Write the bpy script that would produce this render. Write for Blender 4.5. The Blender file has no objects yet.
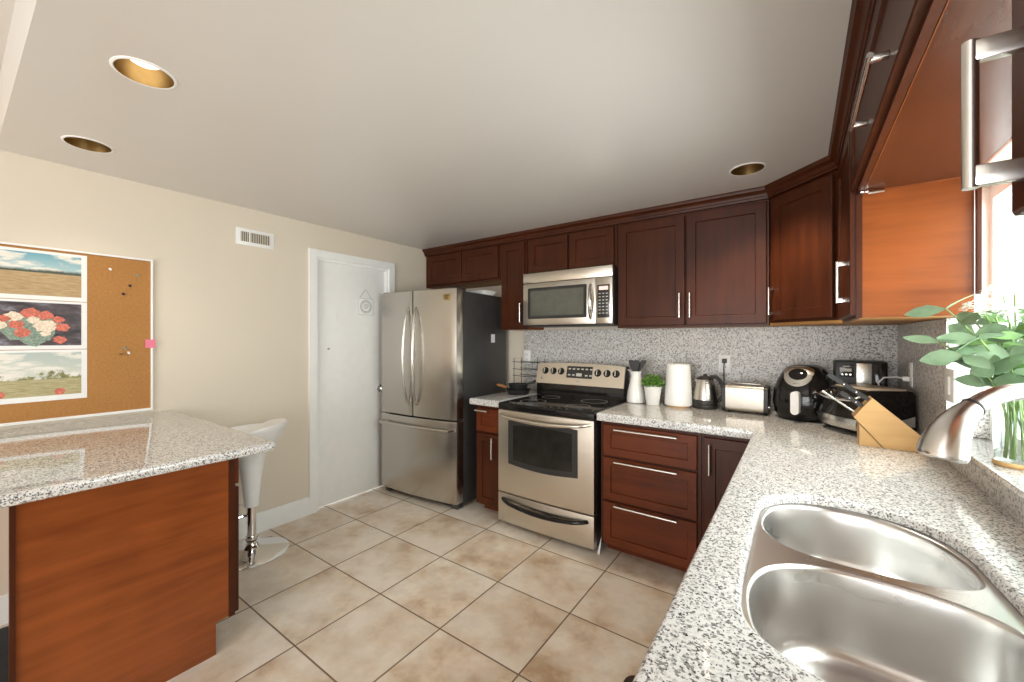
import bpy, bmesh, math, random
from mathutils import Vector, Matrix
random.seed(7)
C = bpy.context.scene.collection
S = bpy.context.scene
PI = math.pi

# ------------------------------------------------------------------ camera
cd = bpy.data.cameras.new('camera'); cam = bpy.data.objects.new('camera', cd); C.objects.link(cam)
cam.location = (0, 0, 1.40); cam.rotation_euler = (PI/2, 0, math.radians(35.4))
cd.sensor_width = 36; cd.lens = 404/1024*36; cd.shift_y = -2.3/1024; cd.clip_start = .01
S.camera = cam

# ------------------------------------------------------------------ world, light, exposure
S.view_settings.view_transform = 'Standard'; S.view_settings.look = 'None'
S.view_settings.gamma = 1; S.view_settings.use_curve_mapping = False
S.view_settings.exposure = 0.68
w = bpy.data.worlds.new('daylight'); S.world = w; w.use_nodes = True
w.node_tree.nodes['Background'].inputs[0].default_value = (.92, .97, 1, 1)
w.node_tree.nodes['Background'].inputs[1].default_value = 1.6
def area(name, loc, rot, sx, sy, power, col=(1, 1, 1)):
    l = bpy.data.lights.new(name, 'AREA'); l.shape = 'RECTANGLE'; l.size = sx; l.size_y = sy
    l.energy = power; l.color = col
    o = bpy.data.objects.new(name, l); C.objects.link(o); o.location = loc; o.rotation_euler = rot
    return o
area('kitchen_window_daylight', (.80, 1.44, 1.55), (0, PI/2, 0), 1.0, 1.6, 40, (1, .99, .97))
area('rear_fill', (-.7, -3.75, 1.25), (PI/2, 0, 0), 2.2, 2.1, 80, (1, .985, .97))  # added fill lamp behind the camera, no known source there
S.cycles.max_bounces = 10; S.cycles.diffuse_bounces = 6; S.cycles.glossy_bounces = 5
S.cycles.sample_clamp_indirect = 6

# ------------------------------------------------------------------ node helpers and materials
class N:
    def __init__(s, name):
        s.m = bpy.data.materials.new(name); s.m.use_nodes = True; s.t = s.m.node_tree
        s.b = s.t.nodes['Principled BSDF']
    def n(s, kind, **kw):
        x = s.t.nodes.new(kind)
        for k, v in kw.items(): setattr(x, k, v)
        return x
    def l(s, a, b): s.t.links.new(a, b)
    def coord(s, scale=(1, 1, 1), loc=(0, 0, 0), which='Object'):
        c = s.n('ShaderNodeTexCoord'); m = s.n('ShaderNodeMapping')
        m.inputs['Scale'].default_value = scale; m.inputs['Location'].default_value = loc
        s.l(c.outputs[which], m.inputs[0]); return m.outputs[0]
    def noise(s, vec, scale, detail=3, rough=.55):
        x = s.n('ShaderNodeTexNoise'); x.inputs['Scale'].default_value = scale
        x.inputs['Detail'].default_value = detail; x.inputs['Roughness'].default_value = rough
        s.l(vec, x.inputs['Vector']); return x.outputs[0]
    def ramp(s, fac, stops, interp='LINEAR'):
        r = s.n('ShaderNodeValToRGB'); r.color_ramp.interpolation = interp
        e = r.color_ramp.elements
        while len(e) < len(stops): e.new(.5)
        for i, (p, c) in enumerate(stops):
            e[i].position = p; e[i].color = (c[0], c[1], c[2], 1) if hasattr(c, '__len__') else (c, c, c, 1)
        s.l(fac, r.inputs[0]); return r.outputs[0]
    def mix(s, fac, a, b, blend='MIX'):
        x = s.n('ShaderNodeMix', data_type='RGBA', blend_type=blend)
        for sock, v in ((x.inputs[0], fac), (x.inputs[6], a), (x.inputs[7], b)):
            if hasattr(v, 'links'): s.l(v, sock)
            elif hasattr(v, '__len__'): sock.default_value = (*v[:3], 1)
            else: sock.default_value = v
        return x.outputs[2]
    def math(s, op, a, b=None):
        x = s.n('ShaderNodeMath', operation=op)
        for i, v in enumerate((a, b)):
            if v is None: continue
            if hasattr(v, 'links'): s.l(v, x.inputs[i])
            else: x.inputs[i].default_value = v
        return x.outputs[0]
    def bump(s, h, strength=.2, dist=.01):
        x = s.n('ShaderNodeBump'); x.inputs['Strength'].default_value = strength
        x.inputs['Distance'].default_value = dist; s.l(h, x.inputs['Height'])
        s.l(x.outputs[0], s.b.inputs['Normal'])
    def set(s, col=None, rough=None, metal=None, coat=None, spec=None, coat_rough=None):
        for k, v in (('Base Color', col), ('Roughness', rough), ('Metallic', metal), ('Coat Weight', coat),
                     ('Specular IOR Level', spec), ('Coat Roughness', coat_rough)):
            if v is None: continue
            if hasattr(v, 'links'): s.l(v, s.b.inputs[k])
            elif hasattr(v, '__len__'): s.b.inputs[k].default_value = (*v[:3], 1)
            else: s.b.inputs[k].default_value = v
        return s

def simple(name, col, rough=.5, metal=0, var=.12, scale=14, coat=0, bump=0):
    k = N(name); v = k.coord(); n = k.noise(v, scale)
    lo = tuple(c*(1-var) for c in col); hi = tuple(min(1, c*(1+var)) for c in col)
    k.set(k.ramp(n, [(.3, lo), (.7, hi)]), rough, metal, coat)
    if bump: k.bump(k.noise(v, scale*20), bump, .002)
    return k.m

def granite(name, white=(.74, .735, .72), rough=.055, spec=.55, f=.80, ink=(.035, .033, .032)):
    k = N(name); v = k.coord()
    big = k.noise(v, 9, 3); mid = k.noise(v, 135*f, 4, .65); fine = k.noise(v, 260*f, 2, .5)
    vor = k.n('ShaderNodeTexVoronoi'); vor.inputs['Scale'].default_value = 270*f; k.l(v, vor.inputs['Vector'])
    sep = k.n('ShaderNodeSeparateColor'); k.l(vor.outputs['Color'], sep.inputs[0])
    base = k.ramp(mid, [(.33, (.36, .355, .35)), (.42, (.58, .57, .56)), (.50, white)])
    base = k.mix(k.ramp(sep.outputs[0], [(.82, 0), (.86, .8)]), base, (.12, .12, .125))
    base = k.mix(k.ramp(fine, [(.36, 1), (.41, 0)]), base, ink)
    base = k.mix(k.ramp(big, [(.35, 0), (.75, .18)]), base, (.46, .39, .31))
    k.set(base, rough, 0); k.b.inputs['Specular IOR Level'].default_value = spec
    return k.m

def wood(name, dark, light, rough=.28, axis='z', coat=.08):
    k = N(name)
    sc = {'z': (26, 26, 2.2), 'x': (2.2, 26, 26), 'y': (26, 2.2, 26)}[axis]
    v = k.coord(sc); n = k.noise(v, 1.0, 5, .6); big = k.noise(k.coord(), 3.2, 2)
    col = k.ramp(n, [(.28, dark), (.72, light)])
    col = k.mix(k.ramp(big, [(.35, 0), (.75, .45)]), col, tuple(c*1.35 for c in light))
    k.set(col, rough, 0, coat, coat_rough=.2); k.b.inputs['Specular IOR Level'].default_value = .20
    return k.m

def steel(name, col=(.62, .60, .57), rough=.26, scale=(2, 2, 260), var=.10):
    k = N(name); n = k.noise(k.coord(scale), 1.0, 3)
    k.set(k.ramp(n, [(.3, tuple(c*(1-var) for c in col)), (.7, col)]), k.ramp(n, [(.2, rough-.02), (.8, rough+.02)]), 1)
    return k.m

M = {}
M['granite'] = granite('speckled_granite')
M['granite_wall'] = granite('honed_granite', (.66, .65, .63), .34, .35, .55, (.14, .135, .13))
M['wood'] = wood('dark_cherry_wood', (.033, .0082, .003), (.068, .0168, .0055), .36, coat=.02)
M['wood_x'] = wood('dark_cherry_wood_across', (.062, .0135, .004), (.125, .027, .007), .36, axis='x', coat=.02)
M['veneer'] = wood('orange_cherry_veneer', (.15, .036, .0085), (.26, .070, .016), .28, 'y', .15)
M['veneer_shaded'] = wood('shaded_cherry_veneer_across', (.042, .0115, .0048), (.072, .020, .0075), .24, 'x', .15)  # same cherry veneer, shade under the lift-up cabinet painted into its colour
M['underside'] = wood('raw_birch_underside', (.28, .13, .04), (.48, .25, .085), .5, 'x', 0)
M['steel'] = steel('brushed_steel', (.56, .53, .485), .26, (500, 500, 2), .04)
M['steel_h'] = steel('brushed_steel_horizontal', (.70, .65, .57), .29, (2, 2, 700), .04)
M['nickel'] = steel('satin_nickel', (.72, .70, .67), .24, (40, 40, 40), .04)
M['chrome'] = steel('polished_chrome', (.82, .82, .82), .06, (5, 5, 5), .03)
M['sink'] = steel('sink_steel', (.72, .71, .695), .28, (3, 3, 8), .03)
M['white_plastic'] = simple('white_plastic', (.87, .87, .86), .3, var=.03)
M['white_ceramic'] = simple('white_ceramic', (.86, .85, .82), .12, var=.03)
M['white_paint'] = simple('white_trim_paint', (.87, .875, .865), .38, var=.02)
M['black_gloss'] = simple('black_gloss', (.010, .009, .009), .08, var=.2)
M['black_matte'] = simple('black_matte', (.018, .017, .016), .45, var=.2)
M['black_glass'] = simple('dark_oven_glass', (.020, .018, .015), .05, var=.3)
for _m in ('black_glass', 'black_gloss'): M[_m].node_tree.nodes['Principled BSDF'].inputs['Specular IOR Level'].default_value = .36
M['foil'] = steel('foil_steel', (.50, .46, .40), .38, (6, 6, 6), .12)
M['microwave_glass'] = simple('microwave_glass', (.095, .098, .080), .10, var=.1)  # base lightened to grey-green, standing in for the room's reflection
M['beige_top'] = simple('beige_plastic', (.50, .41, .30), .3, var=.08)
M['charcoal'] = simple('fridge_side_charcoal', (.045, .043, .042), .42, var=.1, bump=.1)
M['brass'] = simple('gold_reflector', (.42, .28, .11), .38, 1, var=.12)
M['pale_wood'] = wood('beech_block', (.52, .30, .12), (.66, .42, .19), .42, 'x', 0)
M['handle_wood'] = simple('handle_wood', (.50, .22, .08), .45, var=.2)
M['green'] = simple('boxwood_green', (.13, .30, .03), .6, var=.45, scale=60)
M['leaf'] = simple('eucalyptus_leaf', (.22, .33, .20), .5, var=.28, scale=16)
M['leaf_deep'] = simple('deep_green_leaf', (.11, .22, .06), .45, var=.4, scale=20)
M['petal'] = simple('white_petal', (.88, .90, .84), .6, var=.06)
M['stem'] = simple('green_stem', (.18, .26, .08), .5, var=.3)
M['pink'] = simple('pink_paper', (.85, .22, .33), .7, var=.05)
M['paper'] = simple('white_paper', (.83, .84, .84), .6, var=.03)
M['screen'] = simple('display_glass', (.03, .03, .03), .15, var=.2)
M['mark'] = simple('pale_print', (.55, .53, .48), .5, var=.05)
M['grey_line'] = simple('grey_print', (.42, .42, .42), .6, var=.1)
M['mat'] = simple('brown_floor_mat', (.035, .018, .010), .8, var=.3, scale=60)
M['dark_sheet'] = simple('slate_sheet', (.035, .042, .048), .8, var=.25, scale=60)
M['vinyl'] = simple('white_vinyl', (.85, .86, .86), .35, var=.02)

def paint(name, col, rough, bump=.05):
    k = N(name); v = k.coord(); n = k.noise(v, 1.3, 3)
    k.set(k.ramp(n, [(.3, tuple(c*.97 for c in col)), (.7, col)]), rough)
    k.bump(k.noise(v, 60, 3), bump, .003); return k.m
M['wall'] = paint('beige_wall_paint', (.72, .645, .535), .5)
M['ceiling'] = paint('satin_ceiling_paint', (.67, .645, .615), .30, .03)

def floor_cover():
    k = N('beige_floor_tile'); T = .4606
    v = k.coord((1/T, 1/T, 1/T), (.953/T, -1.849/T, 0))
    fl = k.n('ShaderNodeVectorMath', operation='FLOOR'); fr = k.n('ShaderNodeVectorMath', operation='FRACTION')
    k.l(v, fl.inputs[0]); k.l(v, fr.inputs[0])
    wn = k.n('ShaderNodeTexWhiteNoise', noise_dimensions='2D'); k.l(fl.outputs[0], wn.inputs['Vector'])
    sep = k.n('ShaderNodeSeparateXYZ'); k.l(fr.outputs[0], sep.inputs[0])
    d = []
    for a in (0, 1):
        d.append(k.math('MINIMUM', sep.outputs[a], k.math('SUBTRACT', 1.0, sep.outputs[a])))
    edge = k.math('MINIMUM', d[0], d[1])
    off = k.n('ShaderNodeVectorMath', operation='MULTIPLY_ADD')
    k.l(wn.outputs['Color'], off.inputs[0]); off.inputs[1].default_value = (9, 9, 9); k.l(v, off.inputs[2])
    cl = k.noise(off.outputs[0], 1.7, 5, .6); cl2 = k.noise(off.outputs[0], 5, 4, .6)
    col = k.ramp(cl, [(.32, (.46, .31, .19)), (.44, (.68, .56, .43)), (.58, (.80, .73, .64))])
    col = k.mix(k.ramp(cl2, [(.45, 0), (.72, .55)]), col, (.58, .51, .43))
    sv = k.n('ShaderNodeSeparateColor'); k.l(wn.outputs['Color'], sv.inputs[0])
    col = k.mix(k.ramp(sv.outputs[1], [(.2, 0), (.9, .25)]), col, (.60, .50, .40))
    g = k.ramp(edge, [(.006, 1), (.0095, 0)])
    col = k.mix(g, col, (.16, .10, .055))
    k.set(col, k.ramp(g, [(0, .30), (1, .8)]))
    inv = k.math('SUBTRACT', 1.0, g); k.bump(inv, .5, .003)
    return k.m
M['floor'] = floor_cover()

def cork():
    k = N('cork'); v = k.coord(); n = k.noise(v, 90, 4, .7); b = k.noise(v, 5, 2)
    c = k.ramp(n, [(.3, (.34, .155, .040)), (.7, (.45, .215, .062))])
    k.set(k.mix(k.ramp(b, [(.3, 0), (.8, .3)]), c, (.50, .24, .07)), .8); return k.m
M['cork'] = cork()

def landscape(name, sky_hi, sky_lo, tree, field_hi, field_lo, horizon, bushes):
    k = N(name); v = k.coord(which='Generated'); sep = k.n('ShaderNodeSeparateXYZ'); k.l(v, sep.inputs[0])
    y, z = sep.outputs[1], sep.outputs[2]
    n = k.noise(k.coord((1, 3.2, 4.5), which='Generated'), 1.5, 4, .55)
    sky = k.mix(k.ramp(n, [(.46, 0), (.58, 1)]), k.ramp(z, [(horizon, sky_lo), (1, sky_hi)]), (.78, .76, .70))
    n2 = k.noise(k.coord((1, 6, 16), which='Generated'), 2.2, 5, .65)
    fld = k.mix(k.ramp(n2, [(.35, 0), (.7, 1)]), field_hi, field_lo)
    n3 = k.noise(k.coord((1, 9, 3), which='Generated'), 1.3, 4, .6)
    top = k.math('ADD', z, k.math('MULTIPLY', k.math('SUBTRACT', n3, .5), bushes))
    tr = k.mix(k.ramp(n2, [(.4, 0), (.65, 1)]), tree, tuple(c*2.2 for c in tree))
    col = k.mix(k.ramp(top, [(horizon-.005, 0), (horizon+.06, 1)]), tr, sky)
    col = k.mix(k.ramp(z, [(horizon-.05, 1), (horizon-.03, 0)]), col, fld)
    k.set(col, .5); return k.m
M['print_field'] = landscape('field_print', (.14, .36, .46), (.42, .58, .60), (.035, .05, .035), (.52, .38, .20), (.34, .22, .10), .58, .10)
M['print_meadow'] = landscape('meadow_print', (.42, .50, .48), (.62, .64, .56), (.14, .14, .05), (.50, .44, .26), (.30, .27, .11), .42, .75)
def print_dark():
    k = N('flower_print'); n = k.noise(k.coord((1, 5, 5), which='Generated'), 1.2, 4, .6)
    k.set(k.ramp(n, [(.35, (.025, .02, .025)), (.55, (.09, .07, .08)), (.7, (.30, .30, .38))]), .5); return k.m
M['print_flower'] = print_dark()
M['red'] = simple('printed_red', (.58, .15, .10), .5, var=.4, scale=120)
M['cream'] = simple('printed_cream', (.78, .66, .52), .5, var=.25, scale=120)
M['sage'] = simple('printed_sage', (.22, .30, .24), .5, var=.4, scale=120)

def glass(name, tint=(.95, .98, .97), gloss=.12):
    k = N(name); t = k.t; t.nodes.remove(k.b)
    tr = k.n('ShaderNodeBsdfTransparent'); tr.inputs[0].default_value = (*tint, 1)
    gl = k.n('ShaderNodeBsdfGlossy'); gl.inputs['Roughness'].default_value = .02
    fr = k.n('ShaderNodeFresnel'); fr.inputs['IOR'].default_value = 1.45
    nz = k.noise(k.coord(), 30); f = k.math('ADD', k.math('MULTIPLY', fr.outputs[0], .45), k.math('MULTIPLY', nz, gloss*.3))
    mx = k.n('ShaderNodeMixShader'); k.l(f, mx.inputs[0]); k.l(tr.outputs[0], mx.inputs[1]); k.l(gl.outputs[0], mx.inputs[2])
    k.l(mx.outputs[0], t.nodes['Material Output'].inputs[0]); return k.m
M['glass'] = glass('clear_glass')
def emit(name, col, s):
    k = N(name); n = k.noise(k.coord(), 20)
    k.l(k.ramp(n, [(.2, tuple(c*.95 for c in col)), (.8, col)]), k.b.inputs['Emission Color']); k.b.inputs['Emission Strength'].default_value = s; return k.m
M['bulb_on'] = emit('lit_bulb', (1, .92, .80), 1.6)
M['clock'] = emit('red_digits', (.8, .25, .18), .5)

# ------------------------------------------------------------------ mesh helpers
def BM(): return bmesh.new()
def box(bm, x0, x1, y0, y1, z0, z1, bev=0, seg=2):
    r = bmesh.ops.create_cube(bm, size=1)
    bmesh.ops.transform(bm, matrix=Matrix.Translation(((x0+x1)/2, (y0+y1)/2, (z0+z1)/2)) @ Matrix.Diagonal((abs(x1-x0), abs(y1-y0), abs(z1-z0), 1)), verts=r['verts'])
    if bev:
        es = list({e for v in r['verts'] for e in v.link_edges})
        bmesh.ops.bevel(bm, geom=es, offset=bev, segments=seg, affect='EDGES', profile=.5, clamp_overlap=True)
def ring_faces(bm, a, b):
    n = len(a)
    for i in range(n):
        try: bm.faces.new((a[i], a[(i+1) % n], b[(i+1) % n], b[i]))
        except ValueError: pass
def loft(bm, rings, cap0=True, cap1=True):
    R = [[bm.verts.new(p) for p in r] for r in rings]
    for a, b in zip(R, R[1:]): ring_faces(bm, a, b)
    if cap0: bm.faces.new(R[0][::-1])
    if cap1: bm.faces.new(R[-1])
    return R
def circ(cx, cy, z, r, n=32, ry=None):
    ry = r if ry is None else ry
    return [(cx+r*math.cos(2*PI*i/n), cy+ry*math.sin(2*PI*i/n), z) for i in range(n)]
def lathe(bm, prof, n=32, cx=0, cy=0, cap0=True, cap1=True):
    loft(bm, [circ(cx, cy, z, max(r, .0004), n) for r, z in prof], cap0, cap1)
def tube(bm, pts, rad, n=10, caps=True):
    P = [Vector(p) for p in pts]
    rads = [rad]*len(P) if not hasattr(rad, '__len__') else rad
    T = []
    for i in range(len(P)):
        a = P[max(i-1, 0)]; b = P[min(i+1, len(P)-1)]; T.append((b-a).normalized())
    u = T[0].cross(Vector((0, 0, 1)))
    if u.length < .01: u = T[0].cross(Vector((1, 0, 0)))
    u.normalize(); rings = []
    for i, p in enumerate(P):
        u = (u-T[i]*u.dot(T[i])).normalized(); v = T[i].cross(u)
        rings.append([tuple(p+(u*math.cos(2*PI*k/n)+v*math.sin(2*PI*k/n))*rads[i]) for k in range(n)])
    loft(bm, rings, caps, caps)
def bez(p0, p1, p2, p3, n=12):
    P = [Vector(p) for p in (p0, p1, p2, p3)]; out = []
    for i in range(n+1):
        t = i/n; s = 1-t
        out.append(tuple(P[0]*s**3+P[1]*3*s*s*t+P[2]*3*s*t*t+P[3]*t**3))
    return out
def prism(bm, poly, a0, a1, axis='z'):
    def pt(p, a):
        return {'z': (p[0], p[1], a), 'y': (p[0], a, p[1]), 'x': (a, p[0], p[1])}[axis]
    loft(bm, [[pt(p, a0) for p in poly], [pt(p, a1) for p in poly]])
def offset_loop(loop, d, closed=True):
    out = []; n = len(loop)
    for i in range(n):
        p = Vector(loop[i][:2])
        a = Vector(loop[i-1][:2]) if (closed or i > 0) else None
        b = Vector(loop[(i+1) % n][:2]) if (closed or i < n-1) else None
        ns = []
        for s, e in ((a, p), (p, b)):
            if s is None or e is None: continue
            t = (e-s).normalized(); ns.append(Vector((t.y, -t.x)))
        m = sum(ns, Vector((0, 0)))/len(ns)
        m = m/max(m.length_squared, .15)
        out.append((p.x+m.x*d, p.y+m.y*d))
    return out
def plate(bm, loops, z0, z1, r=0, rb=0, seg=4):
    """flat slab; first loop counter-clockwise, holes clockwise; r / rb round the upper / lower edge"""
    tops, bots = [], []
    for lp in loops:
        lv = []
        if rb:
            lv += [(-rb*(1-math.sin(k/seg*PI/2)), z0+rb*(1-math.cos(k/seg*PI/2))) for k in range(seg+1)]
        else: lv.append((0, z0))
        if r:
            lv += [(-r*(1-math.cos(k/seg*PI/2)), z1-r*(1-math.sin(k/seg*PI/2))) for k in range(seg+1)]
        else: lv.append((0, z1))
        R = []
        for d, z in lv: R.append([bm.verts.new((x, y, z)) for x, y in offset_loop(lp, d)])
        for a, b in zip(R, R[1:]): ring_faces(bm, a, b)
        bots.append(R[0]); tops.append(R[-1])
    for grp in (bots, tops):
        es = []
        for ring in grp:
            for i in range(len(ring)):
                es.append(bm.edges.get((ring[i], ring[(i+1) % len(ring)])))
        bmesh.ops.triangle_fill(bm, use_beauty=True, use_dissolve=False, edges=es)
def rrect(x0, x1, y0, y1, r, n=6):
    out = []
    for cx, cy, a in ((x1-r, y0+r, -PI/2), (x1-r, y1-r, 0), (x0+r, y1-r, PI/2), (x0+r, y0+r, PI)):
        out += [(cx+r*math.cos(a+k/n*PI/2), cy+r*math.sin(a+k/n*PI/2)) for k in range(n+1)]
    return out
def catmull(pts, n=6):
    out = []; m = len(pts)
    for i in range(m):
        p0, p1, p2, p3 = (Vector(pts[(i+k-1) % m]) for k in range(4))
        for k in range(n):
            t = k/n
            out.append(tuple(.5*((2*p1)+(p2-p0)*t+(2*p0-5*p1+4*p2-p3)*t*t+(3*p1-p0-3*p2+p3)*t**3)))
    return out
def obj(name, bm, mat, parent=None, smooth=35, loc=None):
    bmesh.ops.recalc_face_normals(bm, faces=bm.faces[:])
    me = bpy.data.meshes.new(name); bm.to_mesh(me); bm.free()
    me.materials.append(M[mat] if isinstance(mat, str) else mat)
    if smooth:
        me.polygons.foreach_set('use_smooth', [True]*len(me.polygons)); me.set_sharp_from_angle(angle=math.radians(smooth))
    o = bpy.data.objects.new(name, me); C.objects.link(o)
    if parent: o.parent = parent
    if loc: o.location = loc
    return o
def tag(o, label, cat, group=None):
    o['label'] = label; o['category'] = cat
    if group: o['group'] = group
    return o
def thing(name, label, cat, loc=(0, 0, 0), rz=0, group=None):
    o = bpy.data.objects.new(name, None); C.objects.link(o); o.empty_display_size = .1
    o.location = loc; o.rotation_euler = (0, 0, rz)
    return tag(o, label, cat, group)
def struct(name, bm, mat, parent=None, smooth=35):
    o = obj(name, bm, mat, parent, smooth); o['kind'] = 'structure'; return o
def bx(name, mat, parent, *a, **k):
    bm = BM(); box(bm, *a, **k); return obj(name, bm, mat, parent)

# ------------------------------------------------------------------ the setting
XL, XR, YB, H = -3.19, .485, 3.22, 2.325
bm = BM(); box(bm, -3.5, .9, -3.7, 3.4, -.1, 0); struct('floor', bm, 'floor')
lights = [(-1.86, .407), (-2.76, .40), (-.23, 2.54)]
bm = BM()
plate(bm, [[(-3.26, .148), (.6, .148), (.6, 3.3), (-3.26, 3.3)]] + [[(x+.082*math.cos(-2*PI*i/40), y+.082*math.sin(-2*PI*i/40)) for i in range(40)] for x, y in lights], H, H+.02)
struct('ceiling', bm, 'ceiling', smooth=0)
bm = BM(); box(bm, -3.26, .6, .148, .24, H+.02, 2.62); struct('wall_header', bm, 'ceiling')
bm = BM(); box(bm, -3.5, .9, -3.7, 3.4, 2.60, 2.70); struct('ceiling_rear', bm, 'ceiling')
bm = BM()
DY0, DY1, DZ = 1.748, 2.455, 2.06
box(bm, XL-.12, XL, -3.6, DY0, 0, 2.62); box(bm, XL-.12, XL, DY1, 3.34, 0, 2.62); box(bm, XL-.12, XL, DY0, DY1, DZ, 2.62)
struct('wall_left', bm, 'wall')
bm = BM(); box(bm, XL-.12, XR+.14, YB, YB+.12, 0, 2.62); struct('wall_back', bm, 'wall')
WY0, WY1, WZ0, WZ1 = .62, 2.26, 1.008, 1.96
bm = BM()
box(bm, XR, XR+.14, -3.6, WY0, 0, 2.62); box(bm, XR, XR+.14, WY1, YB+.12, 0, 2.62)
box(bm, XR, XR+.14, WY0, WY1, 0, WZ0); box(bm, XR, XR+.14, WY0, WY1, WZ1, 2.62)
struct('wall_right', bm, 'wall')
bm = BM()
box(bm, XL-.12, -2.7, -3.6, -3.5, 0, 2.62); box(bm, .45, XR+.14, -3.6, -3.5, 0, 2.62); box(bm, -2.7, .45, -3.6, -3.5, 2.15, 2.62)
struct('wall_rear', bm, 'wall')
bm = BM()
for x in (-2.7, -1.16, .39): box(bm, x, x+.06, -3.58, -3.52, 0, 2.15)
box(bm, -2.7, .45, -3.58, -3.52, 2.09, 2.15)
struct('added_glazing_frame', bm, 'vinyl')  # unseen glazed opening, added at the rear to bring in soft light
# baseboard
bm = BM()
prism(bm, [(XL, 0), (XL+.017, 0), (XL+.017, .105), (XL+.012, .118), (XL+.009, .135), (XL, .14)], -3.49, 1.688, 'y')
struct('baseboard_left', bm, 'white_paint')
bm = BM()
prism(bm, [(XL, 0), (XL+.017, 0), (XL+.017, .105), (XL+.012, .118), (XL+.009, .135), (XL, .14)], 2.517, 3.2, 'y')
struct('baseboard_left.001', bm, 'white_paint')
# door
bm = BM(); box(bm, XL-.062, XL-.024, DY0+.003, DY1-.003, .012, DZ-.003, bev=.002)
door = struct('door_1', bm, 'white_paint')
bm = BM()
prism(bm, [(1.687, 0), (DY0, 0), (DY0, DZ), (DY1, DZ), (DY1, 0), (2.515, 0), (2.515, 2.122), (1.687, 2.122)], XL, XL+.018, 'x')
struct('door_casing', bm, 'white_paint', door)
bm = BM()
box(bm, XL-.118, XL, DY0, DY0+.02, .001, DZ); box(bm, XL-.118, XL, DY1-.02, DY1, .001, DZ); box(bm, XL-.118, XL, DY0+.02, DY1-.02, DZ-.02, DZ)
struct('door_jamb', bm, 'white_paint', door)
bm = BM()
X0 = XL-.024
for a, b, r in ((0, .006, .032), (.006, .03, .012)):
    tube(bm, [(X0+a, 2.375, .935), (X0+b, 2.375, .935)], r, 20)
tube(bm, [(X0+.028, 2.375, .935), (X0+.036, 2.375, .935), (X0+.05, 2.375, .935), (X0+.06, 2.375, .935), (X0+.064, 2.375, .935)], [.014, .026, .029, .022, .008], 20)
struct('door_knob', bm, 'chrome', door)
bm = BM(); tube(bm, [(X0, 1.868, 1.315), (X0+.006, 1.868, 1.315)], .010, 14); struct('peephole', bm, 'grey_line', door)
bm = BM(); tube(bm, [(X0+.003, 1.936, 1.62), (X0+.006, 1.936, 1.58), (X0+.016, 1.936, 1.565), (X0+.018, 1.936, 1.58)], .0035, 8); struct('coat_hook', bm, 'white_plastic', door)
# window over the sink
bm = BM()
box(bm, .575, .62, WY0, WY0+.05, WZ0+.02, WZ1); box(bm, .575, .62, WY1-.05, WY1, WZ0+.02, WZ1)
box(bm, .575, .62, WY0+.05, WY1-.05, WZ0+.02, WZ0+.07); box(bm, .575, .62, WY0+.05, WY1-.05, WZ1-.05, WZ1)
win = struct('window_1', bm, 'vinyl')
bm = BM(); box(bm, .58, .615, 1.42, 1.46, WZ0+.07, WZ1-.05); struct('window_mullion', bm, 'vinyl', win)
for y0, y1 in ((WY0+.05, 1.42), (1.46, WY1-.05)):
    bm = BM(); box(bm, .594, .600, y0, y1, WZ0+.07, WZ1-.05); struct('window_pane', bm, 'glass', win)
bm = BM(); box(bm, .442, .575, WY0, WY1-.002, WZ0, WZ0+.022, bev=.004); struct('window_sill', bm, 'granite', win)
bm = BM(); box(bm, .463, .575, WY1-.02, WY1, WZ0+.0225, 1.478); struct('window_reveal', bm, 'granite', win)
bm = BM(); box(bm, .497, .575, WY1-.02, WY1, 1.479, WZ1-.001); struct('window_reveal', bm, 'white_paint', win)
# crown moulding along the wall cabinets
def sweep(bm, path, prof):
    rows = []
    for d, z in prof: rows.append([(x, y, z) for x, y in offset_loop(path, d, closed=False)])
    V = [[bm.verts.new(p) for p in r] for r in rows]; n = len(path)
    for i in range(len(V)):
        a, b = V[i], V[(i+1) % len(V)]
        for k in range(n-1): bm.faces.new((a[k], a[k+1], b[k+1], b[k]))
    bm.faces.new([r[0] for r in V]); bm.faces.new([r[-1] for r in V][::-1])
bm = BM()
sweep(bm, [(XL+.001, 2.935), (-.147, 2.935), (.178, 2.61), (.178, -.35)],
      [(-.01, 2.258), (.022, 2.258), (.024, 2.270), (.029, 2.274), (.031, 2.285), (.040, 2.298), (.052, 2.305), (.054, 2.314), (.060, 2.3245), (-.01, 2.3245)])
struct('trim_1', bm, 'wood')

# ------------------------------------------------------------------ cabinets
def shaker(bm, x0, x1, z0, z1, yf=-.02, th=.02, st=.058):
    vs = [bm.verts.new(p) for p in ((x0, yf+th, z0), (x1, yf+th, z0), (x1, yf+th, z1), (x0, yf+th, z1))]
    def rg(i, y): return [bm.verts.new(p) for p in ((x0+i, y, z0+i), (x1-i, y, z0+i), (x1-i, y, z1-i), (x0+i, y, z1-i))]
    R = [vs, rg(0, yf+.003), rg(.003, yf), rg(st, yf), rg(st+.004, yf+.009)]
    for a, b in zip(R, R[1:]): ring_faces(bm, a, b)
    bm.faces.new(R[0]); bm.faces.new(R[-1])
def bar_handle(bm, cx, cz, L, vert, yf=-.02, proj=.034, r=.0065):
    e = L/2-(.010 if vert else .022)
    if vert:
        tube(bm, [(cx, yf-proj, cz-L/2), (cx, yf-proj, cz+L/2)], r, 14)
        for s in (-e, e): box(bm, cx-r*.9, cx+r*.9, yf-proj, yf, cz+s-.009, cz+s+.009, bev=.0015)
    else:
        tube(bm, [(cx-L/2, yf-proj, cz), (cx+L/2, yf-proj, cz)], r, 14)
        for s in (-e, e): box(bm, cx+s-.009, cx+s+.009, yf-proj, yf, cz-r*.9, cz+r*.9, bev=.0015)
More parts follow.
